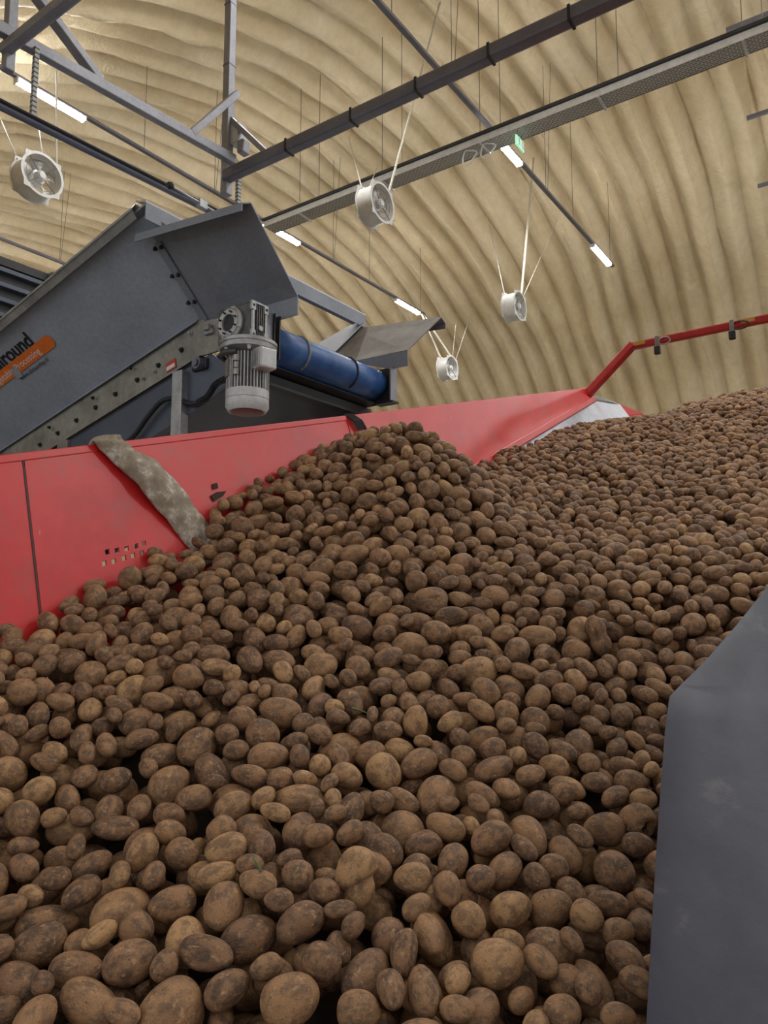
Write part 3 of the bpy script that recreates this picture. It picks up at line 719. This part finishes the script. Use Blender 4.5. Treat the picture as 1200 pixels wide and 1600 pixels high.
# ================================================================== RED HOPPER
A = P(0, 718, 2.2); WX = A.x; B = onX(920, 608, WX)
wdir = (B-A).normalized(); dv = Vector((.14, 0, -.465)).normalized()      # along the top edge / down the flared face
wn = wdir.cross(dv).normalized()
if wn.x < 0: wn = -wn                                                      # points into the hopper
def onW(px, py, off=0.0):
    r = ray(px, py); return CAM + r*((A-CAM).dot(wn)/r.dot(wn)) + wn*off
hop = thing('receiving_hopper', (WX, 3.0, 0), 'large red steel receiving hopper holding the potatoes', 'hopper')
def wtop(px, py): # point on the top edge under pixel column
    r = onW(px, py); return A + wdir*((r-A).dot(wdir))
def panel(px_l, px_r, name, cut=None, off=0.0, bot_l=None, bot_r=None):
    tl, tr = wtop(*px_l), wtop(*px_r)
    bl_, br_ = (onW(*bot_l) if bot_l else tl), (onW(*bot_r) if bot_r else tr)
    down = lambda q: q + dv*((q.z-.02)/-dv.z)
    m = MB().slab([tl+wn*off, tr+wn*off, down(br_)+wn*off, down(bl_)+wn*off], -wn*.008)
    return m.build(name, 'red', hop)
# panel borders follow the seam at the photo's left and the weld near the cord bundle
sm_t, sm_b = wtop(35, 714), onW(62, 955)
pz1 = panel((-420, 768), (35, 714), 'side_panel', bot_r=(62, 955))
hole_panel = panel((38, 713.5), (541, 653), 'side_panel', bot_l=(65, 955))
# square holes punched through the panel just above the potatoes
cut = MB()
for px, py in ((168, 862), (183, 860), (198, 857), (213, 853), (225, 849), (163, 880), (178, 877), (208, 868), (222, 864), (194, 872)):
    q = onW(px, py); R_ = Matrix((wdir, dv, wn)).transposed()
    cut.box(q, (.017, .017, .06), R_)
co_ = cut.build('cut', 'red')
bmod = hole_panel.modifiers.new('holes', 'BOOLEAN'); bmod.operation = 'DIFFERENCE'; bmod.object = co_; bmod.solver = 'EXACT'
# parent offset: evaluate in place
bpy.context.view_layer.update()
nm = bpy.data.meshes.new_from_object(hole_panel.evaluated_get(bpy.context.evaluated_depsgraph_get()))
hole_panel.modifiers.clear(); hole_panel.data = nm; bpy.data.objects.remove(co_)
# right panel, ending at the folded corner
tl, tr = wtop(541, 653), wtop(921, 608)
f0, f1 = onW(927, 624), onW(776, 712)
fdir = (f1-f0).normalized(); f2 = f1+fdir*.9
dn_ = lambda q: q+dv*((q.z-.02)/-dv.z)
MB().slab([tl+wn*.004, tr+wn*.004, f0+wn*.004, f1+wn*.004, f2+wn*.004, dn_(f2)+wn*.004, dn_(tl)+wn*.004], -wn*.008).build('side_panel', 'red', hop)
MB().beam(f0+wn*.012, f2+wn*.012, .05, .03, wn).build('fold_ridge', 'red', hop, bevel=.006)
MB().beam(wtop(-420, 768)-wn*.012, wtop(924, 608)-wn*.012, .028, .03, wn).build('top_lip', 'red', hop, bevel=.004)
MB().beam(sm_t+wn*.0005, sm_b+(sm_b-sm_t)*.35+wn*.0005, .004, .003, wn).build('panel_seam', 'black', hop)
# grey end plate and the red rim behind it
e1_, e2_ = f0+Vector((.02, .0, -.005)), P(968, 631, 6.9)
pn_ = (f1-f0).cross(e2_-f0).normalized()
if pn_.z < 0: pn_ = -pn_
pd_ = Vector((pn_.x*pn_.z, pn_.y*pn_.z, -(pn_.x**2+pn_.y**2))).normalized()
MB().slab([f0, e2_, e2_+pd_*.7, f2+pd_*.6, f2, f1], -pn_*.01).build('end_plate', 'steel_grey', hop)
MB().slab([P(955, 626, 7.0), P(1004, 646, 7.1), P(1050, 690, 7.2), P(975, 650, 7.0)], (0, .02, 0)).build('end_rim', 'red', hop)
MB().slab([f0+wn*.02, P(968, 632, 6.88), P(960, 628, 6.9), f0+wn*.02+Vector((0, 0, .03))], (0, .012, 0)).build('end_plate_edge', 'galv', hop)
# red tube frame over the end
t0, t1 = wtop(917, 610)+Vector((0, 0, -.05)), P(990, 541, 6.35)
t2 = onY(1300, 489, t1.y); t2.z = t1.z; t2 = t1+(t2-t1)*1.5
t2 = Vector((t2.x, t1.y-.12, t1.z))
tf = MB().beam(t0, t1+Vector((0, 0, .02)), .07, .07, (1, 0, 1)).build('tube_upright', 'red_tube', hop, bevel=.012)
tf2 = MB().beam(t1-(t2-t1).normalized()*.03, t2, .055, .062).build('tube_crossbar', 'red_tube', hop, bevel=.012)
MB().beam(t2, Vector((t2.x+.35, t2.y, t2.z-1.12)), .085, .085).build('tube_upright', 'red_tube', hop, bevel=.012)
def on_tube(px):
    best = min((abs(proj(t1+(t2-t1)*k/400)[0]-px), k) for k in range(401))[1]; return t1+(t2-t1)*best/400
for px, tape, big in ((1028, 1000, 0), (1145, 1170, 1)):
    q = on_tube(px)
    br_ = MB().box(q+Vector((0, -.035, -.015)), (.035, .02, .10)).build('clamp', 'galv_dirty', tf2, bevel=.004)
    MB().box(q+Vector((0, -.04, -.09)), (.05, .04, .07)).build('work_light', 'black', tf2, bevel=.008)
    MB().path([q+Vector((.06+.045*math.cos(t)*(1+.4*big), -.04, -.02+.032*math.sin(t))) for t in np.linspace(0, 2*math.pi*1.1, 24)], .005, 6).build('cable_loop', 'rubberblack' if big else 'galv', tf2)
    q2 = on_tube(tape); MB().box(q2+Vector((0, -.029, .008)), (.10, .004, .03)).build('yellow_tape', 'yellow', tf2)

# canvas strip laid over the hopper edge
c0a, c0b = wtop(143, 702)+wn*.01, wtop(189, 697)+wn*.01
rows = [(wtop(140, 702)-wn*.07+Vector((0,0,-.03)), wtop(187, 697)-wn*.07+Vector((0,0,-.03))), (c0a-wn*.02+Vector((0,0,.034)), c0b-wn*.02+Vector((0,0,.034))), (c0a+wn*.012+Vector((0,0,.012)), c0b+wn*.012+Vector((0,0,.012))),
        (onW(166, 722, .02), onW(205, 706, .025)), (onW(196, 752, .034), onW(232, 724, .04)), (onW(228, 788, .03), onW(268, 756, .035)), (onW(262, 822, .016), onW(304, 796, .018)), (onW(290, 856, .012), onW(332, 830, .012)), (onW(316, 888, .012), onW(358, 862, .012))]
m = MB(); nc = 9; fine = []
La = smooth_path([r_[0] for r_ in rows], 5); Lb = smooth_path([r_[1] for r_ in rows], 5)
for i, (a_, b_) in enumerate(zip(La, Lb)):
    for j in range(nc):
        t = j/(nc-1); bul = .02*math.sin(math.pi*t)+.004*math.sin(9*t+i*.9)+.003*math.sin(5*t-i*1.7)
        m.v.append(a_.lerp(b_, t)+wn*bul)
for i in range(len(La)-1):
    for j in range(nc-1): m.f.append((i*nc+j, i*nc+j+1, (i+1)*nc+j+1, (i+1)*nc+j))
o = m.build('canvas_strip', 'tarp', smooth=True, loc=rows[1][0]); md = o.modifiers.new('thick', 'SOLIDIFY'); md.thickness = .014
md = o.modifiers.new('sub', 'SUBSURF'); md.levels = 1; md.render_levels = 1
tag(o, 'dirty grey-brown folded canvas strip draped over the red hopper edge', 'canvas')
# black cord bundle over the weld
cb = thing('cord_bundle', wtop(552, 655), 'small bundle of black cords tied over the hopper top edge', 'cord')
for k in range(6):
    a_ = wtop(541+k*2.4, 655)-wn*.008+Vector((0, 0, .022)); b_ = onW(556+k*2.6, 674, .02)
    MB().path([a_-wn*.05+Vector((0, 0, -.03)), a_, a_.lerp(b_, .5)+wn*.015, b_], .0045, 6).build('cord', 'rubberblack', cb, True)
tag(MB().slab([onW(330, 757, -.001), onW(338, 755, -.001), onW(340, 763, -.001), onW(332, 765, -.001)], wn*.006).build('dirt_clod', 'earth', loc=onW(334, 760)), 'dark dirt clod stuck on the red panel by the pile', 'dirt', 'dirt clods on the panel')
tag(MB().slab([onW(328, 775, -.001), onW(336, 770, -.001), onW(352, 768, -.001), onW(347, 776, -.001), onW(333, 784, -.001)], wn*.008).build('dirt_clod', 'earth', loc=onW(336, 775)), 'dark dirt clod stuck on the red panel by the pile', 'dirt', 'dirt clods on the panel')

# ================================================================== POTATO PILE
ctl = [(P(*q)) for q in (
 (0,1600,1.04),(300,1600,1.03),(600,1600,1.03),(900,1600,1.05),(1200,1600,1.12),(1400,1600,1.15),
 (0,1900,.84),(-350,1900,.80),(-350,1600,.97),(-350,1300,1.22),(-500,1350,1.1),(600,1900,.82),(1200,1900,.86),
 (0,1300,1.42),(300,1300,1.42),(600,1300,1.44),(900,1300,1.47),(1200,1300,1.52),(1450,1300,1.55),
 (-150,1100,1.52),(0,1100,1.68),(300,1100,1.78),(600,1100,1.84),(900,1100,1.88),(1200,1100,1.92),(1450,1100,1.95),
 (300,950,2.16),(600,900,2.38),(750,900,2.42),(900,900,2.5),(1050,900,2.52),(1200,900,2.5),(1450,900,2.5),
 (420,820,2.68),(500,760,2.92),(600,760,2.85),
 (640,672,3.18),(590,678,3.25),(690,694,3.25),(740,740,3.15),(700,800,2.8),(800,800,3.15),
 (900,800,3.35),(1000,800,3.45),(1200,800,3.3),(1450,800,3.2),
 (780,722,4.55),(850,740,4.1),(900,700,4.75),(850,690,5.2),(900,668,5.9),(960,662,6.4),(1000,700,4.9),(1000,660,6.6),
 (1100,700,4.85),(1200,700,4.75),(1450,700,4.5),(1100,640,6.2),(1200,640,5.9),(1450,640,5.6),(1100,629,7.0),(1200,614,7.0),(1450,590,6.8),
 (1000,690,7.7),(1100,640,8.3),(1200,628,8.3),(1450,610,8.2))]
ctl += [onW(*q) for q in ((0,985),(62,956),(150,910),(200,898),(240,868),(300,806),(345,777),(450,742),(520,700),(560,686))]
ctl += [onW(640, 740), onW(700, 745)]
ctl = np.array([c[:] for c in ctl])
def tps(ctl, lam=2e-3):
    n = len(ctl); d = np.linalg.norm(ctl[:, None, :2]-ctl[None, :, :2], axis=-1)
    K = np.where(d > 0, d*d*np.log(d+1e-12), 0)+np.eye(n)*lam
    Pm = np.c_[np.ones(n), ctl[:, :2]]
    Amat = np.zeros((n+3, n+3)); Amat[:n, :n] = K; Amat[:n, n:] = Pm; Amat[n:, :n] = Pm.T
    s = np.linalg.solve(Amat, np.r_[ctl[:, 2], 0, 0, 0])
    def f(x, y):
        x = np.asarray(x, float); y = np.asarray(y, float); z = s[n]+s[n+1]*x+s[n+2]*y
        for i in range(n):
            d2 = (x-ctl[i, 0])**2+(y-ctl[i, 1])**2; z = z+s[i]*.5*d2*np.log(d2+1e-12)
        return z
    return f
surf = tps(ctl)
GR = .006; X0, X1_, Y0, Y1_ = -2.35, 3.6, -.35, 8.6
nx_, ny_ = int((X1_-X0)/GR), int((Y1_-Y0)/GR)
cs = 18; cx = np.linspace(X0, X1_, nx_//cs+2); cyy = np.linspace(Y0, Y1_, ny_//cs+2)
coarse = surf(*np.meshgrid(cx, cyy, indexing='ij'))
gxs = X0+(np.arange(nx_)+.5)*GR; gys = Y0+(np.arange(ny_)+.5)*GR
def upsample():
    a = np.empty((nx_, coarse.shape[1]))
    for j in range(coarse.shape[1]): a[:, j] = np.interp(gxs, cx, coarse[:, j])
    b = np.empty((nx_, ny_))
    for i in range(nx_): b[i] = np.interp(gys, cyy, a[i])
    return b
TS = upsample() + .012*smooth_noise(np.repeat(gxs[:, None]*4, ny_, 1)+50, np.repeat(gys[None]*4, nx_, 0)+50, 21)*3
# region: inside the camera's neighbourhood and inside the hopper
XX, YY = np.meshgrid(gxs, gys, indexing='ij')
aa = XX*CYW+YY*SYW; bb = -XX*SYW+YY*CYW; zz = TS-CZ
dd = bb*math.cos(PITCH)+zz*math.sin(PITCH); vv = (-bb*math.sin(PITCH)+zz*math.cos(PITCH))/np.maximum(dd, .05); uu = aa/np.maximum(dd, .05)
wdist = (XX-A.x)*wn.x+(YY-A.y)*wn.y+(TS-A.z)*wn.z
REG = (dd > .55) & (dd < 8.2) & (uu > -1.0) & (uu < .66) & (vv > -.86) & (wdist > .02)
REG &= ~((YY > 6.3) & (XX < -1.55))
H = TS-.17; H0 = H.copy()
zpl = f0.z-(pn_.x*(XX-f0.x)+pn_.y*(YY-f0.y))/pn_.z
H = np.where((YY > 3.6) & (YY < 7.2) & (XX < -1.0), np.maximum(H, zpl+.014), H)
wnv = np.array(wn[:]); Av = np.array(A[:])
# the canvas strip lies on the panel: potatoes keep clear of its thickness
sv = np.array([(a_-A).dot(dv) for a_ in La]); su0 = np.array([(a_-A).dot(wdir) for a_ in La]); su1 = np.array([(b_-A).dot(wdir) for b_ in Lb])
so_ = np.argsort(sv); sv, su0, su1 = sv[so_], su0[so_], su1[so_]
dvv, wdv = np.array(dv[:]), np.array(wdir[:])
def strip_clear(c):
    q = c-Av; v = q@dvv; u = q@wdv-v*float(dvv@wdv)
    lo, hi = np.interp(v, sv, su0), np.interp(v, sv, su1); lo, hi = min(lo, hi), max(lo, hi)
    return .048 if lo-.05 < u < hi+.05 else 0.0
cells = np.argwhere(REG); cells = cells[np.argsort(rng.random(len(cells)))]
pots = []
def rand_rot(slope_n):
    ax = Vector((rng.normal(), rng.normal(), rng.normal()*.38)).normalized()
    n_ = Vector(slope_n); ax = (ax - n_*ax.dot(n_)*.72).normalized()
    b_ = ax.cross(Vector((0, 0, 1)))
    if b_.length < .05: b_ = ax.cross(Vector((1, 0, 0)))
    b_.normalize(); c_ = ax.cross(b_); t = rng.random()*6.28
    b2 = b_*math.cos(t)+c_*math.sin(t); c2 = ax.cross(b2)
    return np.array([ax[:], b2[:], c2[:]]).T
gx_, gy_ = np.gradient(TS, GR)
area = REG.sum()*GR*GR
NT_ = int(area*620)
ci = 0; SHR = .97
tries_left = NT_*3
fails = 0
while ci < len(cells)-8 and len(pots) < 14000 and fails < 3000:
    a_ = float(np.clip(rng.normal(.0422, .0080), .026, .057)); b_ = a_*float(np.clip(rng.normal(.76, .10), .54, .98)); c_ = b_*float(rng.uniform(.86, .99))
    best = None
    for _ in range(4):
        i, j = cells[ci % len(cells)]; ci += 1
        if H[i, j] > TS[i, j]-.012: continue
        n_ = np.array([-gx_[i, j], -gy_[i, j], 1]); n_ /= np.linalg.norm(n_)
        R = rand_rot(n_); Am = R @ np.diag([1/(a_*SHR)**2, 1/(b_*SHR)**2, 1/(c_*SHR)**2]) @ R.T
        k = int(a_/GR)+1
        if i < k or j < k or i+k+1 > nx_ or j+k+1 > ny_: continue
        o_ = (np.arange(-k, k+1))*GR; dx, dy = o_[:, None], o_[None, :]
        qa = Am[2, 2]; qb = 2*(Am[0, 2]*dx+Am[1, 2]*dy); qc = Am[0, 0]*dx*dx+2*Am[0, 1]*dx*dy+Am[1, 1]*dy*dy-1
        D = qb*qb-4*qa*qc; ok = D > 0
        sq = np.sqrt(np.where(ok, D, 0)); lo = (-qb-sq)/(2*qa); hi = (-qb+sq)/(2*qa)
        zc = np.where(ok, H[i-k:i+k+1, j-k:j+k+1]-lo, -9).max()
        ctr = np.array([gxs[i], gys[j], zc])
        if (ctr-Av)@wnv < math.sqrt(((wnv@R)**2)@np.array([a_*a_, b_*b_, c_*c_]))-.002+strip_clear(ctr): continue
        rel = zc+c_-TS[i, j]
        if best is None or rel < best[0]: best = (rel, i, j, k, zc, R, ok, hi)
    if best is None or best[0] > .048: fails += 1; continue
    fails = 0
    rel, i, j, k, zc, R, ok, hi = best
    sub = H[i-k:i+k+1, j-k:j+k+1]; sub[...] = np.where(ok, np.maximum(sub, zc+hi), sub)
    pots.append((gxs[i], gys[j], zc, a_, b_, c_, R))
    if ci >= len(cells)-8: ci = 0; cells = cells[H[cells[:, 0], cells[:, 1]] < TS[cells[:, 0], cells[:, 1]]-.015]
    if len(cells) < 50: break
NP_ = len(pots)
# how much of each potato shows: splat discs into a small depth buffer
SC = 2; bufw, bufh = 1200//SC, 1600//SC
zb_ = np.full((bufh, bufw), 1e9); ib = np.full((bufh, bufw), -1, int)
flap_px = [(1200, 915), (1150, 980), (1100, 1035), (1048, 1085), (1040, 1130), (1010, 1600)]
cen = np.array([[p_[0], p_[1], p_[2]] for p_ in pots]); rad = np.array([(p_[3]+p_[4]+p_[5])/3 for p_ in pots])
pr = np.array([proj(c) for c in cen])
for i in range(NP_):
    px, py, d = pr[i]; r = rad[i]*F/d/SC; x, y = px/SC, py/SC
    xa, xb, ya, yb = int(max(0, x-r)), int(min(bufw, x+r+1)), int(max(0, y-r)), int(min(bufh, y+r+1))
    if xa >= xb or ya >= yb: continue
    gx2 = np.arange(xa, xb)[None]-x; gy2 = np.arange(ya, yb)[:, None]-y; q2 = (gx2**2+gy2**2)/(r*r)
    dep = d-rad[i]*np.sqrt(np.clip(1-q2, 0, 1)); ms = (q2 < 1) & (dep < zb_[ya:yb, xa:xb])
    zb_[ya:yb, xa:xb][ms] = dep[ms]; ib[ya:yb, xa:xb][ms] = i
fy = np.arange(bufh)*SC; fx = np.interp(fy, [915, 980, 1035, 1085, 1130, 1600], [1200, 1150, 1100, 1048, 1040, 1010], left=1e9)
ib[np.arange(bufw)[None]*SC > fx[:, None]] = -1
cnt = np.bincount(ib[ib >= 0], minlength=NP_)
order = np.argsort(-cnt)

# potato shapes
def ico(sub):
    bm = bmesh.new(); bmesh.ops.create_icosphere(bm, subdivisions=sub, radius=1.0); bm.verts.ensure_lookup_table()
    V = np.array([v.co[:] for v in bm.verts]); Fc = np.array([[v.index for v in f.verts] for f in bm.faces]); bm.free(); return V, Fc
ICO = {s_: ico(s_) for s_ in (2, 3, 4)}
NV = 14
vr = np.random.default_rng(3)
vpar = [dict(egg=vr.uniform(-.16, .16), bend=vr.uniform(-.12, .12), w=vr.normal(size=(5, 3))*1.5, ph=vr.uniform(0, 6, 5), am=vr.uniform(.012, .035), sq=vr.uniform(0, .25)) for _ in range(NV)]
def shape(V, p_):
    V = V.copy(); x = V[:, 0].copy()
    r = 1+sum(p_['am']*np.sin(V@p_['w'][i]+p_['ph'][i]) for i in range(5))
    # slightly boxy ends
    V = V*r[:, None]; x = V[:, 0]
    V[:, 0] = np.sign(x)*np.abs(x)**(1-p_['sq']*.35)
    taper = 1+p_['egg']*x; V[:, 1] *= taper; V[:, 2] *= taper
    V[:, 2] += p_['bend']*(x*x-.35); V = V-(V.max(0)+V.min(0))/2
    return V/np.percentile(np.linalg.norm(V, axis=1), 78)
def pot_mesh(name, V, Fc):
    me = np_mesh(name, V, Fc); at = me.attributes.new('tc', 'FLOAT_VECTOR', 'POINT'); at.data.foreach_set('vector', V.astype(np.float32).ravel())
    me.materials.append(M['potato']); return me
hi_mesh = [pot_mesh('potato', shape(ICO[4][0], vpar[i]), ICO[4][1]) for i in range(NV)]
LANDMARKS = [(535, 1362, 'beside the mitten-shaped potato'), (998, 1285, 'beside the broken hollow potato'), (672, 928, 'beside the knobbly potato'), (932, 1000, 'beside the upright stubby potato'),
  (345, 1385, 'beside the narrow-waisted potato'), (640, 1136, 'beside the pale upright potato'), (405, 1358, 'beside the green stalk'), (560, 1110, 'beside the bluish green stalk'), (285, 830, 'below the canvas strip')]
def potato_obj(i, me=None, label=None, name='potato', rot=None, scale=None, lift=0):
    x, y, z, a_, b_, c_, R = pots[i]
    o = bpy.data.objects.new(name, me or hi_mesh[i % NV]); C.objects.link(o)
    o.matrix_world = Matrix.Translation((x, y, z+lift)) @ Matrix(rot if rot is not None else R.tolist()).to_4x4() @ Matrix.Diagonal((*(scale or (a_, b_, c_)), 1))
    if label: o.color = (.92 if 'pale' in label else .45, 1, 1, 1); return tag(o, label, 'potato')
    tone = float(rng.random()); o.color = (tone, 1, 1, 1)
    size = 'large' if a_ > .046 else 'small' if a_ < .035 else 'medium-sized'
    form = 'round' if b_/a_ > .84 else 'long' if b_/a_ < .66 else 'oval'
    hue = 'dark brown' if tone < .3 else 'pale tan' if tone > .85 else 'brown'
    px, py, _d = pr[i]
    wd = (Vector((x, y, z))-A).dot(wn); fx_ = float(np.interp(py, [915, 1085, 1130, 1600], [1200, 1048, 1040, 1010]))
    lm = [(math.hypot(px-a1, py-b1), t) for a1, b1, t in LANDMARKS]; lmd, lmt = min(lm)
    near_ = lmt if lmd < 95 else 'against the red hopper panel' if wd < .13 else 'beside the dark rubber sheet' if fx_-px < 75 else 'on the heap face'
    return tag(o, f'{size} {form} {hue} earth-dusted potato {near_}', 'potato', 'potatoes on the heap')
# a few odd ones the photograph shows
def lobes(sub, fn):
    V, Fc = ICO[sub]; return fn(V.copy()), Fc
def knob(V):
    d = V@np.array([.25, -.8, .55]); d2 = V@np.array([-.7, .6, .4])
    return V*(1+.42*np.clip(d-.72, 0, 1)/.28*.8+.3*np.clip(d2-.75, 0, 1)/.25*.6)[:, None]
def heart(V):
    V = shape(V, vpar[1]); d = V@np.array([-.75, -.62, .2]); V = V*(1+.42*np.exp(-((d-.95)/.28)**2)-.22*np.exp(-((d-.45)/.16)**2)*(V[:, 2] > -.4))[:, None]; return V
def waist(V):
    x = V[:, 0]; s_ = 1-.26*np.exp(-(x/.28)**2); V[:, 1] *= s_; V[:, 2] *= s_; return V
def crater(V):
    d = V@np.array([.35, -.55, .76])/np.sqrt(.35**2+.55**2+.76**2); V = V*(1-.75*np.clip((d-.80)/.2, 0, 1)**.6)[:, None]; return V
def nearest(px, py, used, k=60):
    c_ = [(math.hypot(pr[i][0]-px, pr[i][1]-py), i) for i in order[:900] if i not in used and i not in gone and cnt[i] > 0]
    return min(c_)[1]
view = np.array([[CYW, 0, SYW], [SYW, 0, -CYW], [0, 1, 0]])     # columns: right, up, towards... (world basis of the photo plane)
Rv = np.array([[CYW, SYW, 0], [SYW, -CYW, 0], [0, 0, 1]])
used = set(); gone = set()
basis = np.array([[CYW, -SYW*0+SYW*0, SYW], [SYW, 0, -CYW], [0, 1, 0]])  # x right, y up, z towards camera
def odd(px, py, fn, label, ang, scale, hollow=None):
    i = nearest(px, py, used); used.add(i); V, Fc = lobes(4, fn)
    c_, s_ = math.cos(ang), math.sin(ang); Rz = np.array([[c_, -s_, 0], [s_, c_, 0], [0, 0, 1]])
    Bm = basis@Rz; ci = cen[i]
    Wv = (V*np.array(scale))@Bm.T+ci
    for j in np.argsort(((cen-ci)**2).sum(1))[1:40]:
        q_ = pots[j]; e_ = np.linalg.norm(((Wv-cen[j])@q_[6])/np.array(q_[3:6]), axis=1).min()
        if (1-e_)*q_[4] > .006: gone.add(int(j))
    o = potato_obj(i, pot_mesh('odd_potato', V, Fc), label, rot=Bm.tolist(), scale=scale)
    if hollow:
        me = o.data; me.materials.append(M[hollow]); co = V/np.linalg.norm(V, axis=1)[:, None]; dcen = np.array([.35, -.55, .76]); dcen /= np.linalg.norm(dcen)
        dead = (ICO[4][0]@dcen) > .86
        me.polygons.foreach_set('material_index', [1 if dead[f].all() else 0 for f in Fc])
    return i
odd(535, 1362, heart, 'pale two-lobed potato shaped like a mitten, among round potatoes', 1.2, (.047, .036, .034))
odd(998, 1285, crater, 'broken potato with a dark hollow beside the grey rubber sheet', .5, (.040, .036, .034), 'hollow')
odd(672, 928, knob, 'large knobbly potato with small outgrowths in the middle of the heap', .2, (.052, .040, .038))
odd(932, 1000, waist, 'long stubby potato standing upright out of the heap', 1.9, (.062, .034, .032))
odd(345, 1385, waist, 'long pale potato narrowed at the waist with dark spots', -.35, (.055, .032, .031))
odd(640, 1136, lambda V: shape(V, vpar[4]), 'pale yellowish upright potato lighter than all its neighbours', 1.5, (.040, .030, .029))
indiv = [i for i in order if i not in used and i not in gone][:294]
for i in indiv: potato_obj(i)
single = set(indiv) | used
# the rest of the heap: one object
Vs, Fs, Ts, Rs = [], [], [], []; base = 0
lowv = {s_: [shape(ICO[s_][0], vpar[i]) for i in range(NV)] for s_ in (2, 3)}
for i in range(NP_):
    if i in single or i in gone: continue
    x, y, z, a_, b_, c_, R = pots[i]; s_ = 3 if (cnt[i] >= 6) else 2
    V0 = lowv[s_][i % NV]; V = (V0*np.array([a_, b_, c_]))@R.T+np.array([x, y, z])
    Vs.append(V); Fs.append(ICO[s_][1]+base); Ts.append(V0); Rs.append(np.full(len(V0), rng.random())); base += len(V0)
me = np_mesh('potato_heap', np.vstack(Vs), np.vstack(Fs))
at = me.attributes.new('tc', 'FLOAT_VECTOR', 'POINT'); at.data.foreach_set('vector', np.vstack(Ts).astype(np.float32).ravel())
at = me.attributes.new('rnd', 'FLOAT', 'POINT'); at.data.foreach_set('value', np.concatenate(Rs).astype(np.float32))
me.materials.append(M['potato'])
ho = bpy.data.objects.new('potato_heap', me); C.objects.link(ho)
tag(ho, 'thousands of brown potatoes heaped in the red hopper, small and far ones', 'potatoes', kind='stuff')
# dark layer added beneath the top potatoes, standing in for shade in the gaps
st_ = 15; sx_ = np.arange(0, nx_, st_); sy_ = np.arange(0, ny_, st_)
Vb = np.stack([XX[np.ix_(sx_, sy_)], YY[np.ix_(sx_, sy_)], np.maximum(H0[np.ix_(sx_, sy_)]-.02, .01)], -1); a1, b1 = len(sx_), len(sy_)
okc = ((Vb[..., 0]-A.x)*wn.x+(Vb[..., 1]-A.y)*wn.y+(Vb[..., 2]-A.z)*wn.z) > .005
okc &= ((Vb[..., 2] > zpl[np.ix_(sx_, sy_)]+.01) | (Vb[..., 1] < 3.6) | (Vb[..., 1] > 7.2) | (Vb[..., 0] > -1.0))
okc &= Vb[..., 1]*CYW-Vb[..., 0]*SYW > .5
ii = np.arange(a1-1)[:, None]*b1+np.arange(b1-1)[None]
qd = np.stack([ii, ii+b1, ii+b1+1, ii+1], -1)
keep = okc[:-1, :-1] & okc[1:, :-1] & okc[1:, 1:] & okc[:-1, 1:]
me = np_mesh('heap_shade_layer', Vb.reshape(-1, 3), qd[keep]); me.materials.append(M['earth'])
eo = bpy.data.objects.new('heap_shade_layer', me); C.objects.link(eo)
tag(eo, 'added dark layer standing in for shade between the potatoes inside the heap', 'earth', kind='stuff')
print('POTATOES', NP_, 'visible', int((cnt > 0).sum()), 'area', area, 'tris', sum(len(f) for f in Fs))

# green stalks lying on the potatoes
for px, py, qx, qy, lb_ in ((395, 1340, 418, 1378, 'thin green plant stalk sticking out between large potatoes'), (550, 1106, 572, 1114, 'short bluish green plant stalk lying across a round potato')):
    i_ = nearest(px, py, set()); d = pr[i_][2]-.045
    tag(MB().path([P(px, py, d), P((px+qx)/2, (py+qy)/2-1, d), P(qx, qy, d+.02)], [.0016, .0024, .002], 7).build('plant_stalk', 'stem', smooth=True, loc=P(px, py, d)), lb_, 'stalk')

# ================================================================== RUBBER SHEET (right foreground)
edge = [(1330, 820, 1.75), (1265, 868, 1.66), (1200, 917, 1.56), (1150, 980, 1.46), (1100, 1037, 1.37), (1062, 1075, 1.32), (1046, 1092, 1.29), (1040, 1130, 1.24), (1030, 1260, 1.10), (1018, 1450, .94), (1009, 1620, .84), (1000, 1800, .74)]
m = MB(); nc = 8
for k, (px, py, d) in enumerate(edge):
    l = P(px, py, d); wv = P(px+200, py, d)-l
    rgt = l+wv.normalized()*1.05+Vector((0, 0, 0)); 
    for j in range(nc):
        t = j/(nc-1); m.v.append(l.lerp(rgt, t)+Vector((0, 0, 1))*.0+ (CAM-l).normalized()*(.02*math.sin(2.2*t*3.14)+.01*math.sin(k*.8+t*4)))
for k in range(len(edge)-1):
    for j in range(nc-1): m.f.append((k*nc+j, k*nc+j+1, (k+1)*nc+j+1, (k+1)*nc+j))
o = m.build('rubber_sheet', 'flap', smooth=True, loc=P(1040, 1130, 1.24)); md = o.modifiers.new('thick', 'SOLIDIFY'); md.thickness = .010; md.offset = 0
tag(o, 'thick dark grey rubber sheet with a sloping corner hanging before the potatoes', 'rubber sheet')
